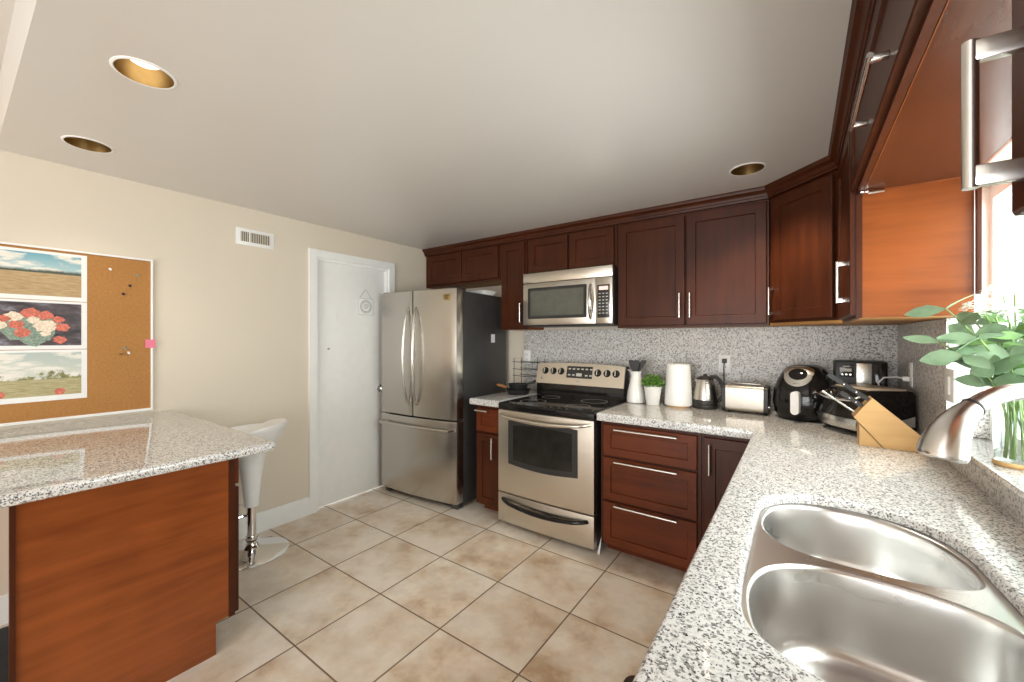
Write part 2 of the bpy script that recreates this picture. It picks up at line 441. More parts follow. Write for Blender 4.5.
def carcass(bm, w, d, h, z0=0, y0=.018, t=.016, top=True):
    box(bm, 0, t, y0, d, z0, h); box(bm, w-t, w, y0, d, z0, h)
    box(bm, t, w-t, d-.008, d, z0, h)
    if top: box(bm, t, w-t, y0, d-.008, h-t, h)
def cabinet(name, label, loc, rz, w, d, h, fronts, toe=0, group=None, cat='cabinet', top=True, side='veneer', ff='wood'):
    """local frame: x along the front, y=0 the face, z up; doors stand proud of the face by 2 cm"""
    t = thing(name, label, cat, loc, rz, group)
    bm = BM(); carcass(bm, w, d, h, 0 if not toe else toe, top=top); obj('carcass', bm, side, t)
    bm = BM(); box(bm, .016, w-.016, .019, d-.009, toe+.001, toe+.016); obj('bottom_panel', bm, 'underside' if not toe else side, t)
    bm = BM()
    fr = .03
    box(bm, 0, fr, 0, .018, toe, h); box(bm, w-fr, w, 0, .018, toe, h)
    box(bm, fr, w-fr, 0, .018, toe, toe+fr); box(bm, fr, w-fr, 0, .018, h-fr, h)
    zs = sorted({f[4] for f in fronts if f[4] < h-.1})
    for z in zs: box(bm, fr, w-fr, .002, .018, z-.01, z+.03)
    xs = sorted({f[2] for f in fronts if f[2] < w-.08})
    for x in xs: box(bm, x-.02, x+.03, .001, .018, toe+.03, h-.03)
    obj('face_frame', bm, ff, t)
    if toe:
        bm = BM(); box(bm, 0, w, .10, .115, 0, toe); obj('toe_kick', bm, 'wood_x', t)
    for f in fronts:
        kind, x0, x1, z0, z1, hd = f[:6]
        bm = BM(); shaker(bm, x0, x1, z0, z1, st=.058 if kind == 'door' else .048)
        fo = obj(kind, bm, 'wood' if kind == 'door' else 'wood_x', t)
        if hd:
            bm = BM(); bar_handle(bm, *hd); obj('handle', bm, 'nickel', fo)
    return t
ZB = 1.48; ZT = 2.262
F0 = 2.935                       # face plane of the back-wall uppers
GU = 'dark cherry wall cabinets'
hd = .165
cabinet('wall_cabinet', 'short two-door dark cherry wall cabinet above the fridge', (XL+.002, F0, 1.93), 0, .985, .283, ZT-1.93,
        [('door', .03, .505, .022, .315, None), ('door', .515, .955, .022, .315, None)], group=GU)
cabinet('wall_cabinet', 'narrow tall one-door dark cherry wall cabinet between fridge and microwave', (-2.20, F0, ZB), 0, .275, .283, ZT-ZB,
        [('door', .01, .255, .015, .76, (.232, .145, hd, True))], group=GU)
cabinet('wall_cabinet', 'short two-door dark cherry wall cabinet directly above the microwave', (-1.92, F0, 1.95), 0, .805, .283, ZT-1.95,
        [('door', .025, .395, .012, .295, None), ('door', .41, .785, .012, .295, None)], group=GU)
cabinet('wall_cabinet', 'wide two-door dark cherry wall cabinet above the kettle and toaster', (-1.112, F0, ZB), 0, .962, .283, ZT-ZB,
        [('door', .012, .478, .015, .76, (.450, .145, hd, True)), ('door', .488, .950, .015, .76, (.516, .145, hd, True))], group=GU)
# diagonal corner unit
a45 = -PI/4; cw = .4525
t = thing('corner_wall_cabinet', 'dark cherry diagonal corner wall cabinet with one tall door', 'cabinet', (-.145, 2.935, ZB), a45, GU)
def dl(x, y): # world xy -> local of the diagonal unit
    v = Matrix.Rotation(-a45, 2) @ Vector((x+.145, y-2.935)); return (v.x, v.y)
pent = [dl(-.145, 2.94), dl(.170, 2.625), dl(XR-.002, 2.625), dl(XR-.002, YB-.002), dl(-.145, YB-.002)]
bm = BM(); prism(bm, [pent[0], pent[1], pent[2], pent[3], pent[4]], .016, ZT-ZB); obj('carcass', bm, 'wood', t)
bm = BM(); prism(bm, pent, 0, .0155); obj('bottom_panel', bm, 'underside', t)
bm = BM(); shaker(bm, .03, .418, .03, .76, yf=-.021); dd = obj('door', bm, 'wood', t)
bm = BM(); bar_handle(bm, .05, .145, hd, True, -.021); obj('handle', bm, 'nickel', dd)
# right wall run
RX = .178
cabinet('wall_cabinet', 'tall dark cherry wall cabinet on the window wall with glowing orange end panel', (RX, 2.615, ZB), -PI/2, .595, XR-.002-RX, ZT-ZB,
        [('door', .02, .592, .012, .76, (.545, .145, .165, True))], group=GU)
lc = cabinet('lift_up_cabinet', 'long dark cherry cabinet over the sink window with one lift-up door', (RX, 2.018, 1.95), -PI/2, 1.441, XR-.002-RX, ZT-1.95,
        [('door', .012, 1.43, .012, .30, (.675, .06, .38, False))], group=GU)
for ch in lc.children:
    if ch.name.startswith('bottom_panel'): ch.data.materials.clear(); ch.data.materials.append(M['veneer_shaded'])  # underside uses the veneer darkened for shade
bm = BM(); box(bm, .02, 1.42, .0195, .0210, -.0010, .003); obj('edge_strip', bm, 'veneer', lc)
bm = BM(); box(bm, .02, .05, .006, .03, -.012, 0, bev=.004); tube(bm, [(.03, .03, -.008), (.03, .075, -.008)], .008, 12); obj('lift_hinge', bm, 'chrome', lc)
bx('back_strip', 'wood', lc, -.003, .02, XR-RX+.0, XR-RX+.010, -.40, .008)
cabinet('wall_cabinet', 'nearest dark cherry wall cabinet with a thick brushed handle by the window', (RX, .575, 1.50), -PI/2, .92, XR-.002-RX, ZT-1.50,
        [('door', .008, .455, .012, .74, (.055, .095, .128, True, -.02, .036, .0055)), ('door', .465, .91, .012, .74, (.863, .10, .145, True))], group=GU)
# base units
GB = 'dark cherry base cabinets'
TB = .873
cabinet('base_cabinet', 'narrow dark cherry base cabinet squeezed between fridge and range', (-2.125, 2.50, 0), 0, .260, .70, TB,
        [('drawer', .01, .250, .665, .845, (.085, .166+.665, .125, False)), ('door', .01, .250, .085, .65, (.190, .55, .165, True))], toe=.09, group=GB)
cabinet('drawer_cabinet', 'dark cherry base cabinet of three wide drawers right of the range', (-1.050, 2.48, 0), 0, .600, .72, TB,
        [('drawer', .022, .580, .655, .850, (.292, .829, .375, False)), ('drawer', .022, .580, .372, .640, (.292, .626, .375, False)), ('drawer', .022, .580, .088, .357, (.292, .350, .375, False))], toe=.085, group=GB, cat='cabinet')
cabinet('base_cabinet', 'dark cherry corner base cabinet with one door meeting the sink counter', (-.447, 2.48, 0), 0, .280, .72, TB,
        [('door', .012, .262, .088, .850, (.045, .735, .17, True))], toe=.085, group=GB)
cabinet('sink_base_cabinet', 'dark cherry sink base cabinets under the long window counter', (-.160, 2.455, 0), -PI/2, 3.0, .62, TB,
        [('door', .03+i*.5, .5+i*.5, .088, .85, (.45+i*.5 if i % 2 == 0 else .08+i*.5, .75, .165, True)) for i in range(6)], toe=.085, group=GB, top=False)

# ------------------------------------------------------------------ worktops and backsplashes
TZ = .925
hole = catmull([(-.092, 1.30), (-.082, 1.41), (-.02, 1.495), (.08, 1.53), (.192, 1.512), (.272, 1.45), (.312, 1.36), (.324, 1.22), (.334, 1.05), (.338, .88), (.325, .78), (.27, .715), (.15, .70), (.035, .716), (-.04, .755), (-.078, .81), (-.091, .92), (-.093, 1.10)])
if sum(hole[i-1][0]*hole[i][1]-hole[i][0]*hole[i-1][1] for i in range(len(hole))) > 0: hole = hole[::-1]
XS = .465; YS = 3.20
t = thing('countertop', 'long L-shaped speckled granite countertop holding the steel sink', 'countertop', (0, 0, 0))
bm = BM()
plate(bm, [[(-1.062, 2.435), (-.192, 2.435), (-.192, -.6), (XR-.002, -.6), (XR-.002, YB-.002), (-1.062, YB-.002)], hole], .899, TZ, .012, 0)
obj('slab', bm, 'granite', t)
bm = BM()
plate(bm, [[(-1.062, 2.435), (-.192, 2.435), (-.192, -.6), (-.152, -.6), (-.152, 2.475), (-1.062, 2.475)]], TB, .8988, 0, .008)
obj('front_edge', bm, 'granite', t)
t = thing('countertop', 'short granite countertop between fridge and range holding the pans', 'countertop', (0, 0, 0))
bm = BM(); plate(bm, [[(-2.155, 2.445), (-1.861, 2.445), (-1.861, YB-.002), (-2.155, YB-.002)]], .875, TZ, .012, .008); obj('slab', bm, 'granite', t)
t = thing('countertop', 'granite peninsula countertop with beige glow below the corkboard', 'countertop', (0, 0, 0))
bm = BM()
plate(bm, [[(XL+.001, -.30), (-1.825, -.30)] + [(-1.825-.03+.03*math.cos(k/6*PI/2), .832-.03+.03*math.sin(k/6*PI/2)) for k in range(7)] + [(XL+.001, .832)]], .921, .958, .013, .013)
obj('slab', bm, 'granite', t)
bm = BM(); box(bm, -2.13, XS-.0005, YS, YB-.001, TZ+.0005, ZB-.001)
tag(obj('granite_backsplash', bm, 'granite_wall'), 'tall speckled granite backsplash behind range, kettle and toaster', 'backsplash')
bm = BM()
box(bm, XS, XR-.001, 2.262, YS, TZ+.0005, ZB-.001); box(bm, XS, XR-.001, -.6, 2.261, TZ+.0005, WZ0-.0005)
tag(obj('granite_backsplash', bm, 'granite_wall'), 'granite backsplash on the window wall beside outlet and light switch', 'backsplash')

# ------------------------------------------------------------------ sink and faucet
t = thing('double_sink', 'stainless steel undermount double-bowl sink set into the granite counter', 'sink', (.12, 1.1, .70))
def lo(p): return (p[0]-.12, p[1]-1.1)
far = catmull([(-.087, 1.33), (-.074, 1.245), (-.024, 1.182), (.06, 1.158), (.17, 1.156), (.25, 1.170), (.303, 1.21), (.312, 1.27), (.300, 1.36), (.262, 1.440), (.187, 1.503), (.08, 1.521), (-.005, 1.495), (-.068, 1.43)])
near = catmull([(-.086, .95), (-.066, 1.04), (-.015, 1.098), (.06, 1.128), (.17, 1.128), (.26, 1.108), (.315, 1.06), (.328, .95), (.324, .82), (.30, .755), (.22, .722), (.12, .714), (.03, .735), (-.045, .785), (-.076, .85)])
outer = offset_loop(hole, -.025)[::-1]
def ccw(l): return l if sum(l[i-1][0]*l[i][1]-l[i][0]*l[i-1][1] for i in range(len(l))) > 0 else l[::-1]
far, near, outer = ccw(far), ccw(near), ccw(outer)
bm = BM()
Z0 = .8975-.70
es = []
def loopverts(l, z): return [bm.verts.new((*lo(p), z)) for p in l]
O = loopverts(outer, Z0); A = loopverts(far, Z0); B = loopverts(near, Z0)
for R in (O, A, B):
    for i in range(len(R)): es.append(bm.edges.new((R[i], R[(i+1) % len(R)])))
bmesh.ops.triangle_fill(bm, use_beauty=True, edges=es)
obj('flange', bm, 'sink', t, smooth=0)
def bowl(l, depth):
    cx = sum(p[0] for p in l)/len(l); cy = sum(p[1] for p in l)/len(l)
    bm = BM(); rings = []
    prof = [(0, 0), (.004, -.002), (.007, -.010), (.010, -.04), (.022, -depth+.05)]
    prof += [(.022+.045*(1-math.cos(k/6*PI/2)), -depth+.05-.045*math.sin(k/6*PI/2)) for k in range(1, 7)]
    for d, dz in prof: rings.append([(*lo(p), Z0+dz) for p in offset_loop(l, -d)])
    last = rings[-1]
    for k in (.6, .22): rings.append([(lo((cx, cy))[0]+(p[0]-lo((cx, cy))[0])*k, lo((cx, cy))[1]+(p[1]-lo((cx, cy))[1])*k, p[2]-.004*(1-k)) for p in last])
    loft(bm, rings, False, True)
    b = obj('bowl', bm, 'sink', t, smooth=50)
    bm = BM(); zc = rings[-1][0][2]+.001; c = lo((cx, cy))
    lathe(bm, [(.045, zc), (.045, zc+.003), (.038, zc+.003), (.034, zc-.002), (.01, zc-.003)], 28, c[0], c[1]); obj('drain', bm, 'chrome', b)
bowl(far, .17); bowl(near, .19)

t = thing('kitchen_faucet', 'brushed nickel pull-down faucet arching over the sink', 'faucet', (.368, .964, TZ+.0005))
dv = Vector((-.806, -.591, 0)); R = .135
bm = BM(); lathe(bm, [(.028, 0), (.028, .008), (.024, .015), (.022, .06), (.020, .075)], 28); obj('base', bm, 'nickel', t)
pts = [(0, 0, .07), (0, 0, .15), (0, 0, .22)]
zc = 1.19-TZ
for k in range(0, 17):
    a = PI-k/16*PI*.68
    pts.append(tuple(dv*(R+R*math.cos(a))+Vector((0, 0, zc+R*math.sin(a)))))
bm = BM(); tube(bm, pts, .0118, 18); obj('spout', bm, 'nickel', t)
a = PI*.32
P0 = dv*(R+R*math.cos(a))+Vector((0, 0, zc+R*math.sin(a))); tg = dv*math.sin(a)-Vector((0, 0, math.cos(a)))
P3 = dv*.253+Vector((0, 0, 1.237-TZ)); te = dv*.13-Vector((0, 0, .99))
hp = [Vector(q) for q in bez(P0, P0+tg*.026, P3-te*.030, P3, 6)]
hr = [.0122, .0142, .0170, .0200, .0228, .0252, .0265]
bm = BM(); tube(bm, [tuple(p) for p in hp], hr, 24); sh = obj('spray_head', bm, 'nickel', t)
ax = (hp[-1]-hp[-2]).normalized()
bm = BM(); tube(bm, [tuple(hp[-1]), tuple(hp[-1]+ax*.004), tuple(hp[-1]+ax*.007)], [.0260, .0250, .019], 24); obj('spray_face', bm, 'nickel', sh)
bm = BM(); tube(bm, [tuple(hp[0]-(hp[1]-hp[0]).normalized()*.001), tuple(hp[0]+(hp[1]-hp[0]).normalized()*.002)], [.0133, .0136], 24); obj('joint_ring', bm, 'black_matte', sh)
bm = BM(); tube(bm, [(.0, .018, .05), (.0, .05, .055), (-.0, .11, .075)], [.009, .007, .006], 12); obj('lever', bm, 'nickel', t)

# ------------------------------------------------------------------ refrigerator
FW = .445
t = thing('refrigerator', 'stainless French-door refrigerator with dark grey side and bottom freezer', 'refrigerator', (-2.694, 2.364, 0), math.radians(4))
bm = BM(); box(bm, -FW+.005, FW-.005, .095, .76, .03, 1.795, bev=.006); obj('cabinet_body', bm, 'charcoal', t)
bm = BM(); box(bm, -FW+.01, FW-.01, .05, .10, .012, .075); obj('base_grille', bm, 'black_matte', t)
def bow(x): return -.028*(1-(x/FW)**2)
def fdoor(name, x0, x1, z0, z1):
    xs = [x0+(x1-x0)*i/14 for i in range(15)]
    r = .012
    def off(i):
        e = min(xs[i]-x0, x1-xs[i]); return bow(xs[i])
    loop = [(x0, .085), (x1, .085), (x1, bow(x1)+.014), (x1-.004, bow(x1)+.004)] + [(x, bow(x)) for x in reversed(xs[1:-1])] + [(x0+.004, bow(x0)+.004), (x0, bow(x0)+.014)]
    bm = BM(); plate(bm, [ccw(loop)], z0, z1, .006, .006, 3); return obj(name, bm, 'steel', t, smooth=30)
d1 = fdoor('door', -FW, -.022, .735, 1.812); d2 = fdoor('door', -.014, FW, .735, 1.812); d3 = fdoor('freezer_drawer', -FW, FW, .055, .722)
def arc_handle(bm, p0, p1, out, r=.012, stand=.02, n=16):
    p0, p1, out = Vector(p0), Vector(p1), Vector(out); pts = [tuple(p0)]
    for k in range(n+1):
        s = k/n; pts.append(tuple(p0.lerp(p1, .02+.96*s)+out*(stand/out.length+(1-stand/out.length)*math.sin(PI*s)**.7)))
    pts.append(tuple(p1)); tube(bm, pts, r, 12)
bm = BM(); arc_handle(bm, (-.060, bow(-.06)+.002, .84), (-.060, bow(-.06)+.002, 1.66), (-.012, -.065, 0)); obj('handle', bm, 'steel', d1)
bm = BM(); arc_handle(bm, (.030, bow(.03)+.002, .84), (.030, bow(.03)+.002, 1.66), (.012, -.065, 0)); obj('handle', bm, 'steel', d2)
bm = BM()
pts = [(-.41, bow(-.41), .655)]
for k in range(19):
    x = -.40+.80*k/18; pts.append((x, bow(x)-.05, .655-.0*k))
pts.append((.41, bow(.41), .655)); tube(bm, pts, .012, 12); obj('handle', bm, 'steel', d3)
bm = BM(); box(bm, .315, .385, bow(.35)-.003, bow(.35)+.010, 1.715, 1.765, bev=.002); bg = obj('badge', bm, 'brass', d2)
bm = BM(); box(bm, .325, .375, bow(.35)-.0038, bow(.35)-.002, 1.745, 1.752); box(bm, .335, .365, bow(.35)-.0038, bow(.35)-.002, 1.727, 1.735); obj('badge_print', bm, 'black_matte', bg)
for x0, x1 in ((-FW+.01, -FW+.09), (FW-.09, FW-.01)):
    bm = BM(); box(bm, x0, x1, .02, .14, 1.795, 1.822, bev=.006); obj('hinge_cover', bm, 'charcoal', t)
for x in (-FW+.05, FW-.05):
    bm = BM(); box(bm, x-.03, x+.03, .035, .12, 0, .05, bev=.008); obj('foot', bm, 'charcoal', t)
bm = BM(); box(bm, FW-.0055, FW-.0035, .50, .56, 1.365, 1.44); obj('warranty_sticker', bm, 'paper', t)
bm = BM()
loft(bm, [[(x, y, z) for x, y in rrect(-.14-a, .14+a, -.10-a, .10+a, .04)] for a, z in ((-.02, 0), (0, .03), (.006, .034), (.0, .034), (-.02, .006))])
tag(obj('serving_tray', bm, 'white_plastic', None, 35, (-2.40, 2.86, 1.796)), 'white tray lying on top of the fridge', 'tray')

# ------------------------------------------------------------------ range
RW = .3865
t = thing('electric_range', 'stainless electric range with black glass cooktop and bowed oven handle', 'range', (-1.466, 2.43, 0))
bm = BM(); box(bm, -RW, RW, .045, .66, .03, .872, bev=.004); obj('body', bm, 'black_matte', t)
for x in (-RW+.05, RW-.05):
    for y in (.10, .58):
        bm = BM(); tube(bm, [(x, y, 0), (x, y, .032)], .018, 12); obj('foot', bm, 'black_matte', t)
bm = BM(); plate(bm, [ccw([(-RW, .665), (RW, .665), (RW, .0)] + [(RW-2*RW*k/14, -.018*math.sin(PI*k/14)**.8) for k in range(1, 14)] + [(-RW, .0)])], .872, .922, .014, .01)
ct = obj('cooktop', bm, 'black_gloss', t)
for x, y, r in ((-.19, .18, .10), (.19, .18, .085), (-.19, .45, .075), (.19, .45, .10)):
    bm = BM(); lathe(bm, [(r, .9221), (r, .9224), (r-.004, .9224), (r-.004, .9221)], 40, x, y, False, False); obj('burner_ring', bm, 'grey_line', ct)
def bowed(bm, x0, x1, z0, z1, y0, depth, amp, r=.005):
    loop = [(x0, y0+depth), (x1, y0+depth), (x1, y0)] + [(x1-(x1-x0)*k/16, y0-amp*math.sin(PI*k/16)) for k in range(1, 16)] + [(x0, y0)]
    plate(bm, [ccw(loop)], z0, z1, r, r, 3)
bm = BM(); bowed(bm, -RW, RW, .255, .868, 0, .044, .012); od = obj('oven_door', bm, 'steel_h', t)
def by(x, amp=.012): return -amp*math.sin(PI*(x+RW)/(2*RW))
# window frame, bowed top and bottom edge
def winloop(x0, x1, z0, z1, b, n=14, r=.02):
    top = [(x1-(x1-x0)*k/n, z1+b*math.sin(PI*k/n)) for k in range(n+1)]
    bot = [(x0+(x1-x0)*k/n, z0-b*math.sin(PI*k/n)) for k in range(n+1)]
    return bot+top
def curved_panel(bm, loop, off, th=.004):
    A = [(x, by(x)-off, z) for x, z in loop]; B = [(x, by(x)-off+th, z) for x, z in loop]
    loft(bm, [B, A])
bm = BM(); curved_panel(bm, winloop(-.290, .275, .478, .795, .018), .003, .006); wf = obj('window_frame', bm, 'black_matte', od)
bm = BM(); curved_panel(bm, winloop(-.244, .234, .512, .765, .012), .0042, .003); obj('window_glass', bm, 'black_glass', wf)
bm = BM()
pts = []
for k in range(25):
    s = k/24; x = -.365+.73*s; e = min(s, 1-s)
    pts.append((x, by(x)-.055*min(1, (e/.10))**.5 if e < .10 else by(x)-.055, .838-.022*math.sin(PI*s)))
tube(bm, pts, [.010+.006*math.sin(PI*k/24) for k in range(25)], 12); obj('handle', bm, 'steel_h', od)
bm = BM(); bowed(bm, -RW, RW, .035, .247, 0, .044, .012); dw = obj('storage_drawer', bm, 'steel_h', t)
bm = BM()
A = []
pts = []
for k in range(25):
    s = k/24; x = -.345+.69*s; e = min(s, 1-s)
    pts.append((x, by(x)-(.036*min(1, e/.12)**.6), .205-.030*math.sin(PI*s)))
tube(bm, pts, [.012+.004*math.sin(PI*k/24) for k in range(25)], 12); obj('handle', bm, 'black_gloss', dw)
bm = BM(); loop = winloop(-.35, .35, .198, .205, .012)
curved_panel(bm, [(x, z-.018*math.sin(PI*(x+.35)/.7)) for x, z in loop], .0015, .004); obj('handle_recess', bm, 'steel', dw)
# backguard
bm = BM(); prism(bm, [(.55, .9225), (.66, .9225), (.66, 1.185), (.59, 1.185), (.55, 1.03)], -RW, RW, 'x'); bgd = obj('backguard', bm, 'black_gloss', t)
nrm = Vector((0, -.968, .251)); up = Vector((0, .251, .968))
def bgp(x, s, o=0): # point on the sloping control face: s 0..1 from its lower edge
    p = Vector((x, .55, 1.03))+up*(s*.158)+nrm*o; return tuple(p)
bm = BM()
lp = [(x, -.0) for x in (-RW-.003, RW+.003)]
n = 14
bot = [(-RW-.002+(2*RW+.004)*k/n, -.06) for k in range(n+1)]
topl = [(RW+.002-(2*RW+.004)*k/n, .98+.10*math.sin(PI*k/n)**.6) for k in range(n+1)]
loft(bm, [[bgp(x, s, .0) for x, s in bot+topl], [bgp(x, s, .012) for x, s in bot+topl]]); cp = obj('control_panel', bm, 'steel_h', bgd)
for x in (-.306, -.228, -.155, .171, .248, .321):
    bm = BM(); tube(bm, [bgp(x, .62, .012), bgp(x, .62, .016), bgp(x, .62, .017), bgp(x, .62, .034)], [.029, .029, .023, .020], 20); kn = obj('knob', bm, 'black_gloss', cp)
    bm = BM(); a = [bgp(x-.003, .50, .0345), bgp(x+.003, .50, .0345), bgp(x+.003, .74, .0345), bgp(x-.003, .74, .0345)]; b = [bgp(x-.003, .50, .040), bgp(x+.003, .50, .040), bgp(x+.003, .74, .040), bgp(x-.003, .74, .040)]
    loft(bm, [a, b]); obj('knob_grip', bm, 'mark', kn)
def pan(x0, x1, s0, s1, o0, o1): return [[bgp(x0, s0, o), bgp(x1, s0, o), bgp(x1, s1, o), bgp(x0, s1, o)] for o in (o0, o1)]
bm = BM(); loft(bm, pan(-.103, .125, .30, .92, .0115, .0145)); dsp = obj('display', bm, 'screen', cp)
for i in range(6):
    for j, s in enumerate((.42, .74)):
        if i in (2, 3) and j == 0: continue
        x = -.088+i*.038; bm = BM(); loft(bm, pan(x, x+.022, s, s+.07, .0144, .0152)); obj('button', bm, 'mark', dsp)
bm = BM(); loft(bm, pan(-.014, .035, .40, .56, .0144, .0152)); obj('clock_digits', bm, 'mark', dsp)
bm = BM(); loft(bm, pan(-.012, .022, .12, .17, .0118, .0128)); obj('badge', bm, 'grey_line', cp)
bm = BM(); tube(bm, [bgp(-.335, .20, .0118), bgp(-.335, .20, .014)], .006, 12); obj('indicator', bm, 'black_matte', cp)

# ------------------------------------------------------------------ microwave
t = thing('microwave_oven', 'stainless over-the-range microwave hanging above the range', 'microwave', (-1.512, 2.85, 1.502))
W2 = .394; MH = .444
bm = BM(); box(bm, -W2, W2, .03, .366, 0, MH, bev=.003); obj('body', bm, 'black_matte', t)
bm = BM(); box(bm, -W2, W2, -.004, -.0+.03, .361, MH, bev=.003); obj('vent_grille', bm, 'steel_h', t)
bm = BM(); box(bm, -W2, .262, -.004, .03, .012, .357, bev=.003); md = obj('door', bm, 'steel_h', t)
bm = BM(); prism(bm, rrect(-.345, .190, .062, .318, .012), -.0075, -.003, 'y'); wf = obj('window_frame', bm, 'black_matte', md)
bm = BM(); prism(bm, rrect(-.318, .165, .086, .294, .008), -.0085, -.0074, 'y'); obj('window_glass', bm, 'microwave_glass', wf)
bm = BM()
pts = [(.224, -.004, .310)] + [(.224+.012*math.sin(PI*k/14), -.012-.040*math.sin(PI*k/14)**.7, .308-.255*k/14) for k in range(15)] + [(.224, -.004, .050)]
tube(bm, pts, [.008]+[.009+.008*math.sin(PI*k/14) for k in range(15)]+[.008], 12); obj('handle', bm, 'nickel', md)
bm = BM(); box(bm, .264, W2, -.004, .03, .012, .357, bev=.003); cp = obj('control_panel', bm, 'steel_h', t)
bm = BM(); box(bm, .276, .374, -.007, -.003, .055, .302, bev=.0015); kp = obj('keypad', bm, 'screen', cp)
bm = BM(); box(bm, .290, .362, -.0078, -.0068, .262, .290); obj('display', bm, 'clock', kp)
for j in range(7):
    for i in range(3):
        z = .085+j*.0245; x = .288+i*.028
        bm = BM(); box(bm, x, x+.016, -.0076, -.0068, z, z+.007); obj('button', bm, 'mark', kp)
bm = BM(); box(bm, -.06, .04, -.0048, -.0036, .316, .326); obj('badge', bm, 'grey_line', md)

# ------------------------------------------------------------------ peninsula base
t = cabinet('peninsula_cabinet', 'peninsula base cabinet with orange cherry end panel under the granite', (-2.12, .77, 0), PI, 1.068, .545, .920,
            [('drawer', -.013, .52, .735, .895, (.26, .82, .30, False)), ('drawer', .54, 1.05, .735, .895, (.79, .82, .30, False)),
             ('door', -.013, .52, .15, .72, (.47, .60, .165, True)), ('door', .54, 1.05, .15, .72, (.59, .60, .165, True))], toe=.135, group=GB)
# end panel in local frame: local x = -.015..0, local y 0 (room face) .. .643
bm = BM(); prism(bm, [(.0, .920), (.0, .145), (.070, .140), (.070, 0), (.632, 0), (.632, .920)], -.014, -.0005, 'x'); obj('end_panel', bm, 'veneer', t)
bm = BM(); prism(bm, [(-.002, .920), (-.002, .142), (.022, .142), (.022, .920)], -.0185, -.0142, 'x'); obj('edge_trim', bm, 'wood', t)
bm = BM(); box(bm, -.020, .0, .6325, .646, 0, .920); obj('corner_post', bm, 'wood', t)

# ------------------------------------------------------------------ bar stool
t = thing('bar_stool', 'white moulded bar stool on a chrome pedestal behind the peninsula', 'bar stool', (-2.915, 1.165, 0), math.radians(-40))
bm = BM(); lathe(bm, [(.215, 0), (.216, .006), (.205, .012), (.10, .026), (.05, .04), (.036, .06), (.034, .066)], 48); obj('base', bm, 'chrome', t)
bm = BM(); lathe(bm, [(.027, .06), (.027, .33)], 24); lathe(bm, [(.034, .085), (.036, .10), (.034, .115)], 24); obj('gas_column', bm, 'chrome', t)
bm = BM(); tube(bm, [(.02, 0, .315), (-.05, -.10, .305), (-.09, -.14, .30)], .006, 10); obj('height_lever', bm, 'chrome', t)
bm = BM()
tube(bm, [(0, -.01, .25), (0, -.05, .245), (.10, -.19, .24), (0, -.235, .24), (-.10, -.19, .24), (0, -.05, .245)], .008, 8); obj('footrest', bm, 'chrome', t)
# shell: pedestal cone flaring into a scooped seat, the back rising at +y
rings = []
for z, r in ((.31, .040), (.40, .048), (.50, .058), (.58, .070)): rings.append(circ(0, 0, z, r, 36))
def seat_ring(s, lift):
    out = []
    for i in range(36):
        a = 2*PI*i/36; x = math.cos(a)*.21*s; y = math.sin(a)*.19*s
        z = lift
        k = max(0, math.sin(a)); z += (.050*k**.6+.030)*s*s
        if y > 0: y *= 1.08
        out.append((x, y, z))
    return out
for s, l in ((.42, .630), (.62, .665), (.82, .705), (.96, .745), (1.0, .765), (.985, .778), (.94, .780), (.80, .757), (.6, .737), (.3, .725), (.05, .722)): rings.append(seat_ring(s, l))
bm = BM(); loft(bm, rings); obj('seat_shell', bm, 'white_plastic', t, smooth=60)

